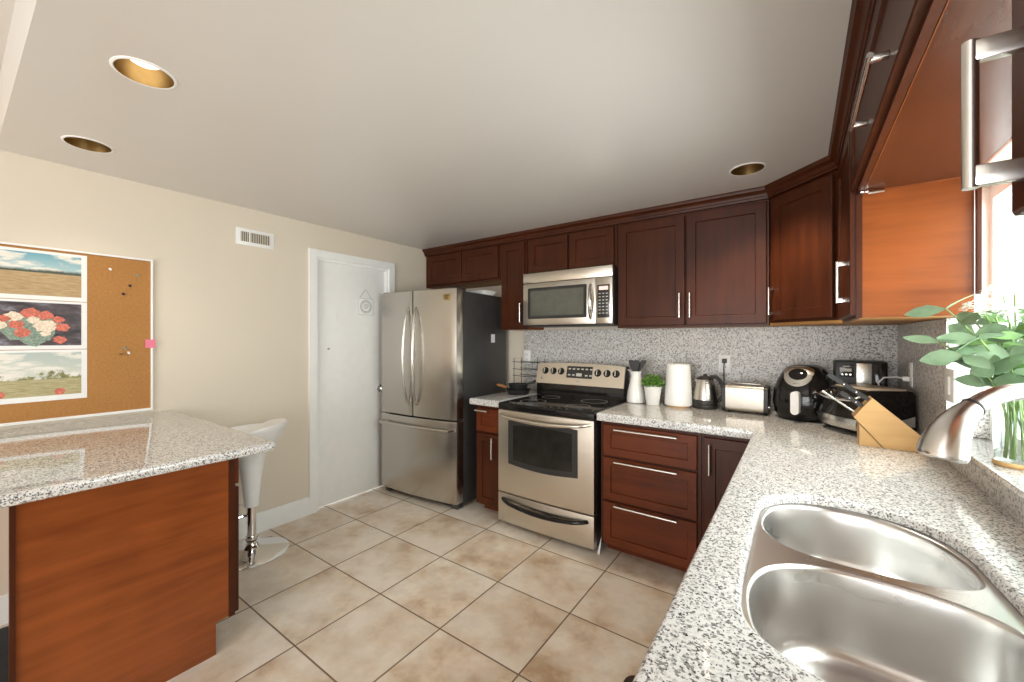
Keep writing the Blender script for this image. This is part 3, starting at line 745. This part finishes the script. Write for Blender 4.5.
# ------------------------------------------------------------------ wall items
t = thing('bulletin_board', 'cork bulletin board with white frame standing on the peninsula by the wall', 'bulletin board', (XL+.001, .73, .9715))
L = 1.15
bm = BM(); box(bm, .001, .012, -L+.008, -.008, .012, .892); obj('cork_sheet', bm, 'cork', t)
bm = BM(); box(bm, 0, .018, -L, -L+.009, 0, .903); box(bm, 0, .018, -.009, 0, 0, .903); box(bm, 0, .018, -L+.009, -.009, 0, .014); box(bm, 0, .018, -L+.009, -.009, .893, .903); obj('frame', bm, 'white_paint', t)
XP = XL+.0135
for z0, z1, p0, p1, m, lab in ((1.60, 1.852, 1.622, 1.838, 'print_field', 'top print of a yellow field under a blue sky on the corkboard'),
                               (1.345, 1.597, 1.365, 1.585, 'print_flower', 'middle print of red and cream flowers on the corkboard'),
                               (1.078, 1.342, 1.105, 1.330, 'print_meadow', 'bottom print of bushes in a pale meadow on the corkboard')):
    t = thing('art_print', lab, 'print', (XP, .455, z0), 0, 'prints pinned on the corkboard')
    bm = BM(); box(bm, 0, .0012, -.62, 0, 0, z1-z0); obj('paper_sheet', bm, 'paper', t)
    bm = BM(); box(bm, .0012, .0018, -.60, -.022, p0-z0, p1-z0); im = obj('picture', bm, m, t)
    if m == 'print_flower':
        def blob(name, y, z, r, mt, sq=.8):
            bm = BM(); n = 14; lp = [(y+r*(1+.18*math.sin(3*k+y*40))*math.cos(2*PI*k/n), z+sq*r*(1+.18*math.cos(2*k+z*70))*math.sin(2*PI*k/n)) for k in range(n)]
            h = .0018+.0002*(blob.c+1); blob.c += 1
            loft(bm, [[(.0018, a, b) for a, b in lp], [(h, a, b) for a, b in lp]]); obj(name, bm, mt, im)
        blob.c = 0
        blob('printed_leaf', -.20, .11, .10, 'sage', .7)
        blob('printed_vase', -.19, .055, .045, 'sage', .8)
        for y, z, r, mt in ((-.20, .185, .032, 'red'), (-.15, .175, .028, 'red'), (-.255, .165, .030, 'cream'), (-.31, .125, .034, 'cream'), (-.245, .125, .026, 'red'), (-.15, .120, .040, 'cream'), (-.09, .115, .026, 'red'), (-.105, .155, .022, 'red'), (-.225, .085, .028, 'red'), (-.19, .150, .022, 'cream'), (-.285, .155, .02, 'red'), (-.335, .045, .026, 'cream'), (-.10, .05, .024, 'red'), (-.15, .082, .018, 'cream')):
            blob('printed_flower', y, z, r, mt)
    if m == 'print_meadow':
        for y in (-.30, -.10):
            bm = BM(); lp = [(y+.02*math.cos(2*PI*k/10), .045+.018*math.sin(2*PI*k/10)) for k in range(10)]
            loft(bm, [[(.0018, a, b) for a, b in lp], [(.0022, a, b) for a, b in lp]]); obj('printed_figure', bm, 'red', im)
bm = BM(); box(bm, XL+.0195, XL+.0205, .695, .742, 1.345, 1.395)
tag(obj('sticky_note', bm, 'pink'), 'small pink note stuck on the right edge of the corkboard frame', 'note')
for y, z, m, lab in ((.545, 1.795, 'white_paint', 'white push pin at the top of the bare cork'), (.660, 1.775, 'sage', 'green push pin near the upper right corner of the cork'), (.628, 1.710, 'black_matte', 'dark push pin second below the cork corner'),
                     (.600, 1.660, 'black_matte', 'dark push pin left of the other dark one'), (.605, 1.345, 'sage', 'green push pin level with the pink note'), (.622, 1.320, 'white_paint', 'white push pin just below the pink note level'), (.590, 1.315, 'brass', 'brass push pin lowest on the bare cork')):
    bm = BM(); tube(bm, [(0, 0, 0), (.003, 0, 0), (.004, 0, -.001), (.012, 0, -.004), (.013, 0, -.004), (.016, 0, -.005)], [.006, .006, .003, .0035, .006, .006], 10)
    tag(obj('push_pin', bm, m, None, 35, (XL+.0132, y, z)), lab, 'push pin', 'push pins in the cork')
t = thing('air_vent', 'white wall air vent with dark slots high on the left wall', 'vent', (XL+.0005, 1.30, 2.12))
bm = BM(); box(bm, 0, .006, -.125, .125, -.058, .058, bev=.002); obj('faceplate', bm, 'white_paint', t)
bm = BM(); box(bm, .004, .0068, -.095, .095, -.034, .034); obj('opening', bm, 'black_matte', t)
for i in range(16):
    y = -.09+i*.012
    bm = BM(); box(bm, .0062, .011, y-.002, y+.0025, -.034, .034)
    obj('louver', bm, 'wall', t)
bm = BM(); box(bm, .0064, .012, -.045, -.036, -.036, .036); obj('damper_lever', bm, 'white_paint', t)
t = thing('hanging_plaque', 'small white square plaque with round motif hanging on the white door', 'sign', (XL-.024+.002, 2.222, 1.69))
bm = BM(); box(bm, 0, .006, -.078, .078, -.075, .075, bev=.001); pq = obj('plaque', bm, 'white_paint', t)
bm = BM()
for r in (.056, .044):
    R_ = [[(.0055, (r+d)*math.cos(2*PI*k/40), (r+d)*math.sin(2*PI*k/40)) for k in range(40)] for d in (-.0035, .0035)]
    loft(bm, [R_[0], [(.0072, p[1], p[2]) for p in R_[0]], [(.0072, p[1], p[2]) for p in R_[1]], R_[1]], False, False)
obj('ring_motif', bm, 'grey_line', pq)
bm = BM(); tube(bm, [(.0065, .028*math.cos(k*.5)*(1-k/30), .028*math.sin(k*.5)*(1-k/30)) for k in range(26)], .003, 6); obj('scroll_motif', bm, 'grey_line', pq)
bm = BM()
for a, b in (((-.077, -.075), (.077, -.072)), ((-.077, .072), (.077, .075))): box(bm, .0058, .0068, a[0], b[0], a[1], b[1])
for y in (-.077, .074): box(bm, .0058, .0068, y, y+.003, -.072, .072)
obj('border_line', bm, 'grey_line', pq)
bm = BM(); tube(bm, [(.003, -.062, .072), (.002, 0, .160), (.003, .062, .072)], .0022, 8); obj('cord_loop', bm, 'grey_line', t)
bm = BM(); tube(bm, [(-.001, 0, .185), (.005, 0, .180), (.006, 0, .162), (.001, 0, .157)], .0025, 8); obj('nail', bm, 'white_plastic', t)
def outlet(name, label, loc, rz, w=.076, h=.125, kind='socket', cat='outlet'):
    t = thing(name, label, cat, loc, rz)
    bm = BM(); box(bm, -w/2, w/2, -.006, 0, -h/2, h/2, bev=.003); obj('cover_plate', bm, 'white_plastic', t)
    if kind == 'socket':
        for z in (-.022, .022):
            bm = BM(); box(bm, -.017, .017, -.0075, -.005, z-.015, z+.015, bev=.002); so = obj('socket', bm, 'white_plastic', t)
            bm = BM(); box(bm, -.008, -.005, -.0078, -.0070, z-.006, z+.006); box(bm, .005, .008, -.0078, -.0070, z-.006, z+.006); obj('slot', bm, 'black_matte', so)
    else:
        bm = BM(); box(bm, -.017, .017, -.011, -.004, -.034, .034, bev=.003); obj('rocker', bm, 'white_plastic', t)
    return t
o1 = outlet('wall_outlet', 'white wall outlet on the backsplash with the black kettle plug', (-.428, YS-.0005, 1.222), 0)
outlet('wall_outlet', 'white wall outlet on the backsplash above the frying pans', (-2.098, YS-.0005, 1.228), 0)
o3 = outlet('wall_outlet', 'white wall outlet in the corner of the window wall with a white plug', (XS-.0005, 2.845, 1.218), -PI/2)
outlet('light_switch', 'white rocker light switch on the granite beside the window', (XS-.0005, 2.19, 1.225), -PI/2, .118, .125, 'switch', 'switch')
def cord(name, label, plug, pts, r, m):
    t = thing(name, label, 'cord', plug)
    P = Vector(plug)
    bm = BM(); tube(bm, [tuple(Vector(p)-P) for p in pts], r, 8); obj('cable', bm, m, t)
    return t
t = cord('power_cord', 'black power cord running from the outlet down behind the kettle', (-.428, YS-.0335, 1.245), [(-.428, YS-.028, 1.245), (-.430, YS-.034, 1.20), (-.432, YS-.012, 1.10), (-.434, YS-.010, 1.0), (-.436, YS-.012, TZ+.006)], .004, 'black_matte')
bm = BM(); box(bm, -.014, .014, -.002, .0255, -.016, .014, bev=.004); obj('plug', bm, 'black_matte', t)
t = cord('power_cord', 'white power cord looping from the corner outlet to the glass cooker', (XS-.03, 2.845, 1.195), [(XS-.028, 2.845, 1.195), (XS-.06, 2.82, 1.205), (XS-.11, 2.80, 1.20), (XS-.130, 2.82, 1.17), (XS-.105, 2.90, 1.12), (XS-.06, 2.97, 1.03), (XS-.03, 3.0, .96), (XS-.03, 3.0, TZ+.006)], .004, 'white_plastic')
bm = BM(); box(bm, -.004, .0215, -.012, .012, -.012, .012, bev=.003); obj('plug', bm, 'white_plastic', t)
t = cord('power_cord', 'short white cord dropping to the floor between range and drawers', (-1.066, 2.47, .003), [(-1.072, 2.56, .10), (-1.070, 2.51, .05), (-1.064, 2.462, .012), (-1.055, 2.455, .008), (-1.048, 2.452, .05), (-1.044, 2.455, .082)], .0045, 'white_plastic')

# ------------------------------------------------------------------ recessed ceiling lights
for i, ((x, y), lab) in enumerate(zip(lights, ('lit recessed ceiling light with gold reflector, largest over the peninsula', 'recessed ceiling light with gold reflector nearest the left wall', 'recessed ceiling light with gold reflector beside the corner cabinets'))):
    t = thing('recessed_light', lab, 'ceiling light', (x, y, H), 0, 'recessed gold ceiling lights')
    bm = BM(); loft(bm, [circ(0, 0, z, r, 48) for r, z in ((.079, .004), (.079, -.003), (.081, -.004), (.088, -.002), (.089, 0), (.0815, .0))], False, False); obj('trim_ring', bm, 'white_paint', t)
    bm = BM(); loft(bm, [circ(0, 0, z, r, 48) for r, z in ((.0785, -.003), (.077, .03), (.070, .085), (.060, .125), (.058, .128))], False, True); obj('reflector', bm, 'brass', t)
    bm = BM(); lathe(bm, [(.02, .127), (.034, .105), (.044, .078), (.044, .072), (.030, .064), (.004, .061)], 32); obj('bulb', bm, 'bulb_on' if i == 0 else 'white_plastic', t, loc=(0, 0, -.030 if i == 0 else 0))
    l = bpy.data.lights.new('recessed_lamp', 'SPOT'); l.energy = 30 if i == 2 else 5; l.color = (1, .86, .66); l.spot_size = 1.9; l.spot_blend = .7; l.shadow_soft_size = .05
    o = bpy.data.objects.new('recessed_lamp', l); C.objects.link(o); o.location = (x, y, H-.004)

# ------------------------------------------------------------------ things on the counters
T1 = TZ+.0006
t = thing('white_pitcher', 'white ceramic pitcher holding black utensils beside the range', 'pitcher', (-.994, 2.995, T1))
bm = BM()
prof = [(.058, 0), (.066, .006), (.066, .03), (.058, .09), (.044, .15), (.036, .195), (.037, .215), (.043, .232), (.040, .232), (.033, .205), (.03, .15), (.03, .03)]
rings = []
for r, z in prof:
    R_ = circ(0, 0, z, r, 36)
    if z > .2: R_ = [(x*(1+.55*max(0, -math.cos(0)*0 + (-x/r))**6*(z-.2)/.032), y, z+.010*max(0, -x/r)**4) for x, y, z in R_]
    rings.append(R_)
loft(bm, rings); obj('jug', bm, 'white_ceramic', t)
bm = BM(); tube(bm, [(-.005, .036, .20), (-.012, .07, .19), (-.014, .088, .15), (-.012, .082, .10), (-.006, .056, .07)], .007, 10); obj('handle', bm, 'white_ceramic', t)
for i, (dx, dy, lab, hx) in enumerate(((-.014, .0, 'black kitchen utensil leaning left in the white pitcher', -.022), (.006, -.012, 'black kitchen utensil in the middle of the white pitcher', .004), (.014, .008, 'black kitchen utensil leaning right in the white pitcher', .045))):
    t = thing('cooking_utensil', lab, 'utensil', (-.994, 2.995, T1+.035), 0, 'black utensils in the pitcher')
    bm = BM(); tube(bm, [(dx*.3, dy*.3, 0), (dx, dy, .17), (dx+hx*.5, dy, .20)], .004, 8); obj('shaft', bm, 'black_matte', t)
    bm = BM(); loft(bm, [[(dx+hx*s+q*wd, dy+k, .195+.085*s) for q, k in ((-1, -.003), (1, -.003), (1, .003), (-1, .003))] for s, wd in ((0, .006), (.25, .018), (.8, .022), (1, .017))]); obj('blade', bm, 'black_matte', t)
t = thing('potted_boxwood', 'small round green plant in a white pot beside the pitcher', 'potted plant', (-.858, 2.955, T1))
bm = BM(); lathe(bm, [(.042, 0), (.045, .004), (.060, .125), (.063, .127), (.063, .134), (.056, .134), (.054, .115), (.03, .11)], 36); obj('pot', bm, 'white_ceramic', t)
bm = BM()
for i in range(900):
    a = random.random()*2*PI; c = random.random(); q = random.random()**.35
    r = .083*q; zz = (c*1.25-.25)
    rr = math.sqrt(max(0, 1-zz*zz)); p = Vector((math.cos(a)*rr*r, math.sin(a)*rr*r, .150+zz*r*.85))
    d = Vector((random.uniform(-1, 1), random.uniform(-1, 1), random.uniform(-.4, 1))).normalized(); e = d.cross(Vector((random.random(), random.random(), 1))).normalized()
    s = random.uniform(.006, .011)
    vs = [bm.verts.new(p+d*s), bm.verts.new(p+e*s*.5), bm.verts.new(p-d*s), bm.verts.new(p-e*s*.5)]; bm.faces.new(vs)
fo = obj('foliage', bm, 'green', t, smooth=0); fo['kind'] = 'stuff'
t = thing('paper_towel', 'tall white tapered paper towel roll standing by the green plant', 'paper towel', (-.694, 3.0, T1))
bm = BM(); lathe(bm, [(.080, .008), (.090, .012), (.0905, .03), (.078, .285), (.072, .295), (.02, .296), (.018, .285)], 44); obj('roll', bm, 'white_paint', t, smooth=40)
bm = BM(); lathe(bm, [(.075, 0), (.075, .008), (.07, .009)], 40); obj('base', bm, 'pale_wood', t)
t = thing('electric_kettle', 'stainless electric kettle with black handle and base', 'kettle', (-.526, 3.03, T1), math.radians(35))
bm = BM(); lathe(bm, [(.078, 0), (.080, .004), (.080, .018), (.074, .026)], 40); obj('base', bm, 'black_matte', t)
bm = BM(); lathe(bm, [(.074, .0265), (.076, .05), (.070, .11), (.058, .17), (.050, .195), (.044, .197)], 44); kb = obj('body', bm, 'steel', t)
bm = BM(); lathe(bm, [(.077, .0268), (.0785, .045), (.0775, .058), (.0755, .06)], 44, 0, 0, True, True); obj('lower_band', bm, 'black_matte', t)
bm = BM(); lathe(bm, [(.050, .1965), (.048, .205), (.034, .216), (.014, .221), (.012, .230), (.004, .233)], 40); obj('lid', bm, 'black_matte', t)
bm = BM(); tube(bm, [(.030, -.010, .215), (.060, -.02, .216), (.088, -.03, .19), (.104, -.035, .14), (.102, -.035, .09), (.084, -.03, .055), (.070, -.02, .045)], [.011, .013, .012, .011, .011, .011, .010], 12); obj('handle', bm, 'black_matte', t)
bm = BM(); loft(bm, [[(-.048, -.012, .195), (-.048, .012, .195), (-.060, .0, .160), (-.060, -.001, .160)], [(-.068, -.006, .197), (-.068, .006, .197), (-.064, .0005, .18), (-.064, -.0005, .18)]]); obj('spout', bm, 'steel', t)
t = thing('toaster', 'chrome two-slice toaster with black ends on the granite', 'toaster', (-.280, 3.0, T1), math.radians(-3))
bm = BM(); prism(bm, [(y, z) for y, z in rrect(-.075, .075, .012, .178, .022)], -.105, .105, 'x'); tb = obj('body', bm, 'foil', t)
for s in (-1, 1):
    bm = BM(); x0, x1 = sorted((s*.1055, s*.127)); prism(bm, rrect(-.077, .077, .008, .175, .026), x0, x1, 'x'); obj('end_cap', bm, 'black_matte', t)
for y in (-.03, .03):
    bm = BM(); box(bm, -.088, .088, y-.013, y+.013, .178, .1795); obj('slot', bm, 'black_matte', tb)
bm = BM(); box(bm, -.085, .085, -.010, .012, .1797, .188, bev=.003); obj('bread_rack', bm, 'steel', t)
bm = BM(); box(bm, .1272, .137, -.018, .018, .10, .118, bev=.003); obj('lever', bm, 'black_matte', t)
bm = BM(); tube(bm, [(.1272, -.04, .05), (.133, -.04, .05)], .012, 16); obj('browning_dial', bm, 'chrome', t)
for x in (-.10, .10):
    for y in (-.05, .05):
        bm = BM(); tube(bm, [(x, y, 0), (x, y, .013)], .012, 10); obj('foot', bm, 'black_matte', t)

t = thing('air_fryer', 'black egg-shaped air fryer with silver top dial beside the toaster', 'air fryer', (.022, 2.97, T1), math.radians(-13))
bm = BM()
rings = []
for z, rx, ry, yo in ((0, .118, .118, 0), (.006, .128, .128, 0), (.04, .148, .142, 0), (.10, .158, .152, 0), (.17, .153, .148, .004), (.23, .135, .135, .012), (.275, .112, .118, .022), (.305, .088, .100, .032), (.318, .060, .075, .038), (.320, .02, .03, .04)):
    n = 44; rg = []
    for k in range(n):
        a = 2*PI*k/n; c, s_ = math.cos(a), math.sin(a); p = 2.6
        q = (abs(c)**p+abs(s_)**p)**(-1/p); rg.append((rx*.95*q*c, yo+ry*q*s_, z))
    rings.append(rg)
loft(bm, rings); obj('shell', bm, 'black_gloss', t, smooth=60)
# control bezel leaning back on the front of the dome
def dome(x, z, o=.004):
    # y of the front surface at height z
    tab = [(.10, -.152), (.17, -.144), (.23, -.123), (.275, -.096), (.305, -.068), (.318, -.037), (.321, .0)]
    for (z0, y0), (z1, y1) in zip(tab, tab[1:]):
        if z0 <= z <= z1: y = y0+(y1-y0)*(z-z0)/(z1-z0); break
    else: y = tab[-1][1]
    return y+abs(x)**2*2.2-o
def dome_patch(bm, cx, cz, loopf, o0, o1, n=28, rr=(1.0, .75, .5, .25)):
    rows = []
    for r in rr:
        rows.append([bm.verts.new((cx+r*loopf(2*PI*k/n)[0], dome(cx+r*loopf(2*PI*k/n)[0], cz+r*loopf(2*PI*k/n)[1], o1), cz+r*loopf(2*PI*k/n)[1])) for k in range(n)])
    base = [bm.verts.new((v.co.x, v.co.y+(o1-o0), v.co.z)) for v in rows[0]]
    ring_faces(bm, base, rows[0])
    for a, b in zip(rows, rows[1:]): ring_faces(bm, a, b)
    bm.faces.new(rows[-1])
def egg(a): # wide at the top, round tongue below
    c, s_ = math.cos(a), math.sin(a)
    return (.070*c*(1+.45*max(0, s_)), .062*s_ if s_ < 0 else .052*s_)
bm = BM(); dome_patch(bm, -.005, .262, egg, -.004, .007); bz = obj('bezel', bm, 'nickel', t, smooth=60)
bm = BM(); dome_patch(bm, -.005, .270, lambda a: (.046*math.cos(a), .030*math.sin(a)), 0, .012); obj('dial', bm, 'black_gloss', bz, smooth=60)
bm = BM(); prism(bm, rrect(-.020, .020, .045, .175, .019), -.195, -.150, 'y'); obj('basket_handle', bm, 'white_plastic', t)
bm = BM(); box(bm, -.020, .012, dome(0, .215, .007), dome(0, .215, .004)+.002, .212, .216); obj('badge', bm, 'black_matte', bz)

t = thing('coffee_maker', 'tall black coffee maker with silver strip in the back corner', 'coffee maker', (.286, 3.085, T1))
bm = BM(); box(bm, -.115, .115, -.06, .105, 0, .345, bev=.008); obj('body', bm, 'black_matte', t)
bm = BM(); box(bm, -.020, .048, -.066, -.058, .10, .335, bev=.003); obj('silver_strip', bm, 'steel', t)
bm = BM(); box(bm, -.095, -.03, -.0625, -.0592, .255, .325, bev=.002); cp = obj('control_panel', bm, 'screen', t)
bm = BM(); box(bm, -.088, -.040, -.0640, -.0622, .285, .302); obj('display', bm, 'mark', cp)
bm = BM(); box(bm, -.078, -.050, -.0640, -.0622, .312, .318); obj('badge', bm, 'mark', cp)
for x in (-.082, -.064, -.046):
    bm = BM(); tube(bm, [(x, -.062, .268), (x, -.0655, .268)], .0055, 12); obj('button', bm, 'nickel', cp)
bm = BM(); box(bm, .06, .11, -.0640, -.0592, .06, .335, bev=.002); obj('water_tank', bm, 'black_gloss', t)

t = thing('glass_front_cooker', 'black countertop cooker with curved glass front and beige top', 'cooker', (.268, 2.735, T1), math.radians(30)); t.scale = (.86, .86, 1)
# front faces local -x
bm = BM()
sec = [(-.13, .012), (.155, .012), (.165, .03), (.160, .20), (.145, .222), (-.075, .222), (-.09, .215), (-.145, .06), (-.145, .03)]
prism(bm, sec, -.155, .145, 'y'); cb = obj('body', bm, 'black_gloss', t)
bm = BM(); prism(bm, [(y, x) for x, y in rrect(-.145, .135, -.080, .140, .03)], .2222, .2275, 'z')
bm.free(); bm = BM(); plate(bm, [rrect(-.080, .140, -.145, .135, .03)], .2222, .2285, .003); obj('top_panel', bm, 'beige_top', cb)
bm = BM()
A = []
for s in [i/12 for i in range(13)]:
    y = -.165+.32*s; bul = .030*math.sin(PI*s)
    A.append([(-.095-bul*.6, y, .205), (-.115-bul, y, .165), (-.145-bul, y, .10), (-.150-bul, y, .084), (-.140, y, .084), (-.09, y, .205)])
loft(bm, A); obj('glass_door', bm, 'black_glass', cb)
bm = BM()
A = []
for s in [i/12 for i in range(13)]:
    y = -.168+.326*s; bul = .030*math.sin(PI*s)
    A.append([(-.152-bul, y, .082), (-.160-bul, y, .06), (-.152-bul, y, .030), (-.12, y, .030), (-.12, y, .082)])
loft(bm, A); obj('lower_trim', bm, 'nickel', cb)
bm = BM(); tube(bm, [(-.112, -.15, .195), (-.165, -.145, .175), (-.175, -.05, .168), (-.175, .05, .168), (-.165, .135, .175), (-.112, .14, .195)], .007, 10); obj('door_handle', bm, 'chrome', cb)
bm = BM(); prism(bm, [(.02, .05), (.155, .05), (.155, .10), (.06, .075)], -.1585, -.1552, 'y'); obj('side_vent', bm, 'grey_line', cb)
for x in (-.12, .14):
    for y in (-.13, .12):
        bm = BM(); tube(bm, [(x, y, 0), (x, y, .0125)], .014, 10); obj('foot', bm, 'black_matte', t)

t = thing('knife_block', 'slanted beech knife block with black-handled knives on the counter', 'knife block', (.20, 2.36, T1))
def kb_(p): return (p[0]-.20, p[1]-T1)
bm = BM(); prism(bm, [kb_(p) for p in ((.199, 1.050), (.262, 1.140), (.424, .985), (.430, T1), (.300, T1))], 0, .095, 'y')
obj('block', bm, 'pale_wood', t)
bm = BM(); prism(bm, [kb_(p) for p in ((.219, 1.020), (.2965, T1), (.219, T1))], .004, .091, 'y'); obj('support_wedge', bm, 'pale_wood', t)
kd = Vector((-.80, 0, .60)); kn = Vector((.60, 0, .80))
for i, (s, yy, L, m, lab) in enumerate(((.86, .025, .180, 'black_matte', 'long black knife handle at the top near side of the block'), (.86, .068, .128, 'black_matte', 'black knife handle at the top far side of the block'),
                                        (.52, .030, .095, 'black_matte', 'black knife handle in the middle near side of the block'), (.52, .070, .090, 'black_matte', 'black knife handle in the middle far side of the block'),
                                        (.16, .045, .150, 'nickel', 'steel honing rod handle lowest in the knife block'))):
    p = Vector((.199, 2.36+yy, 1.050)).lerp(Vector((.262, 2.36+yy, 1.140)), s)
    t = thing('kitchen_knife' if m != 'nickel' else 'honing_rod', lab, 'knife' if m != 'nickel' else 'honing rod', tuple(p), 0, 'knives in the beech block' if m != 'nickel' else None)
    bm = BM()
    if m == 'nickel': tube(bm, [tuple(kd*.002), tuple(kd*L*.7), tuple(kd*L)], [.005, .006, .007], 10)
    else:
        A = []
        for q, hw in ((.002, .008), (.02, .009), (L*.6, .0085), (L*.9, .0105), (L, .008)):
            c = kd*q; A.append([tuple(c+kn*hw*u+Vector((0, v, 0))) for u, v in ((-1, -.007), (1, -.007), (1, .007), (-1, .007))])
        loft(bm, A)
    obj('handle', bm, m, t)
    if m != 'nickel':
        for q in (.3, .6):
            bm = BM(); c = kd*L*q; tube(bm, [tuple(c+Vector((0, -.0076, 0))), tuple(c+Vector((0, .0076, 0)))], .003, 8); obj('rivet', bm, 'nickel', t)

# pans and rack left of the range
t = thing('wire_rack', 'black wire pan rack against the backsplash left of the range', 'rack', (-2.005, 3.09, T1))
for s in (-.125, .125):
    bm = BM(); tube(bm, [(s, -.06, .003), (s, -.06, .295), (s, .06, .295), (s, .06, .003)], .003, 8); obj('end_frame', bm, 'black_matte', t)
for z in (.14, .20, .265):
    for y in (-.06, .06):
        bm = BM(); tube(bm, [(-.14, y, z), (.0, y, z-.006), (.14, y, z)], .0028, 8); obj('rod', bm, 'black_matte', t)
def fpan(loc, rz, lab, r, m, L, group):
    t = thing('frying_pan', lab, 'frying pan', loc, rz, group)
    bm = BM(); lathe(bm, [(r*.8, 0), (r*.84, .003), (r, .042), (r+.004, .044), (r-.002, .044), (r*.8, .006), (.01, .005)], 40); obj('bowl', bm, 'black_matte', t)
    bm = BM(); tube(bm, [(-r+.002, 0, .036), (-r-.03, 0, .044)], [.008, .008], 10); obj('bracket', bm, 'black_matte', t)
    bm = BM(); tube(bm, [(-r-.031, 0, .044), (-r-.06, 0, .050), (-r-L*.8, 0, .058), (-r-L, 0, .058)], [.009, .012, .013, .009], 12); obj('handle', bm, m, t)
fpan((-1.965, 2.86, T1), math.radians(-8), 'black frying pan with wooden handle on the short counter', .105, 'handle_wood', .15, 'frying pans left of the range')
fpan((-1.960, 2.85, T1+.0455), math.radians(-120), 'smaller black frying pan stacked on the wooden-handled one', .085, 'black_matte', .10, 'frying pans left of the range')

# vase with bouquet on the sill
SZ = WZ0+.0225
VX, VY = .515, 1.80
t = thing('trivet', 'round wooden trivet under the glass vase on the window sill', 'trivet', (VX, VY, SZ))
bm = BM(); lathe(bm, [(.046, 0), (.048, .003), (.048, .010), (.046, .013)], 36); obj('disc', bm, 'pale_wood', t)
t = thing('glass_vase', 'clear glass vase of flowers on the granite window sill', 'vase', (VX, VY, SZ+.0135))
bm = BM(); lathe(bm, [(.044, 0), (.046, .004), (.046, .19), (.050, .20), (.047, .20), (.043, .19), (.043, .008), (.01, .006)], 40); obj('vessel', bm, 'glass', t)
t = thing('flower_bouquet', 'bouquet of eucalyptus leaves and white flowers standing in the glass vase', 'flowers', (VX, VY, SZ+.022))
camr = Vector((.815, .579, 0)); toc = Vector((-.28, -.96, 0))
def leaf(bm, p, d, L, W, nrm):
    d = d.normalized(); e = d.cross(nrm).normalized(); n2 = e.cross(d)
    rows = []
    for s, wq in ((0, .05), (.18, .55), (.42, 1), (.7, .82), (.9, .38), (1, .03)):
        c = p+d*L*s+n2*(-.12*L*s*s); rows.append([bm.verts.new(c-e*W*wq+n2*.10*W), bm.verts.new(c), bm.verts.new(c+e*W*wq+n2*.10*W)])
    for a, b in zip(rows, rows[1:]):
        bm.faces.new((a[0], a[1], b[1], b[0])); bm.faces.new((a[1], a[2], b[2], b[1]))
top = .175
stems = []
for i, (dx, dy, dz, kind) in enumerate(((-.20, -.05, .335, 'e'), (-.22, -.02, .25, 'e'), (-.15, -.08, .22, 'e'), (-.10, -.12, .26, 'e'), (-.02, -.13, .22, 'e'), (.05, -.10, .25, 'e'), (-.12, .05, .30, 'e'), (.10, .02, .26, 'e'), (.12, -.06, .22, 'e'),
                                        (-.10, -.03, .335, 'f'), (-.04, -.06, .37, 'f'), (.03, -.02, .385, 'f'), (-.01, .02, .40, 'f'), (.09, .0, .36, 'f'), (-.06, -.09, .315, 'f'), (.05, -.08, .33, 'f'),
                                        (-.05, -.10, .25, 'd'), (.02, -.12, .27, 'd'), (.07, -.06, .29, 'd'), (-.02, -.06, .30, 'd'), (-.08, .0, .28, 'd'))):
    tip = camr*dx-toc*dy*1.0+Vector((0, 0, dz*1.12+.055))
    if tip.x > .045: tip.x = .045+random.uniform(-.02, 0)
    tip = Vector((tip.x, tip.y, tip.z)); a0 = random.random()*6.3
    base = Vector((.025*math.cos(a0), .025*math.sin(a0), 0))
    pts = [Vector(q) for q in bez(base, base*.5+Vector((0, 0, .12)), Vector((tip.x*.25, tip.y*.25, max(.2, tip.z*.75))), tip, 10)]
    bm = BM(); tube(bm, [tuple(q) for q in pts], .0022, 6); st = obj('stem', bm, 'stem', t)
    if kind in 'ed':
        bm = BM()
        for k in range(3 if kind == 'd' else 4, 11):
            if pts[k].z < .20: continue
            for sd in ((-1, 1) if k % 2 == 0 or kind == 'd' else (random.choice((-1, 1)),)):
                d = (pts[k]-pts[k-1]).normalized(); side = d.cross(Vector((random.uniform(-.4, .4), random.uniform(-.4, .4), 1))).normalized()*sd
                dirv = (side+d*.6+Vector((0, 0, random.uniform(-.5, .3)))).normalized()
                Lf = random.uniform(.065, .095) if kind == 'e' else random.uniform(.05, .08)
                Wf = random.uniform(.019, .026) if kind == 'e' else random.uniform(.013, .019)
                nn = Vector((random.uniform(-.9, .3), random.uniform(-1.2, 0), random.uniform(.2, .9))).normalized()
                if pts[k].x+dirv.x*Lf > .055: continue
                leaf(bm, pts[k], dirv, Lf, Wf, nn)
        o = obj('leaf_spray', bm, 'leaf' if kind == 'e' else 'leaf_deep', st, smooth=80); o['kind'] = 'stuff'
    else:
        bm = BM()
        for k in range(120):
            a = random.random()*2*PI; r = .048*math.sqrt(random.random()); p = tip+Vector((r*math.cos(a), r*math.sin(a), .028*(1-(r/.048)**2)+random.uniform(-.004, .004)))
            for q in range(4):
                aa = q*PI/2+a; d = Vector((math.cos(aa), math.sin(aa), .35)).normalized()
                e = Vector((-math.sin(aa), math.cos(aa), 0))
                vs = [bm.verts.new(p), bm.verts.new(p+d*.0045+e*.0028), bm.verts.new(p+d*.007), bm.verts.new(p+d*.0045-e*.0028)]; bm.faces.new(vs)
        o = obj('flower_head', bm, 'petal', st, smooth=0)

# mat and thin dark sheet on the floor
bm = BM(); plate(bm, [rrect(-.58, -.165, .55, 1.655, .05)], .0005, .016, .006)
tag(obj('floor_cover', bm, 'mat'), 'dark brown cushioned floor mat in front of the sink counter', 'mat')
bm = BM(); plate(bm, [rrect(-3.12, -2.15, -.75, .20, .03)], .0005, .012, .004)
tag(obj('floor_cover', bm, 'dark_sheet'), 'thin dark slate sheet on the floor under the peninsula overhang at far left', 'mat')  # thin dark slab lying on the tiles in the knee space
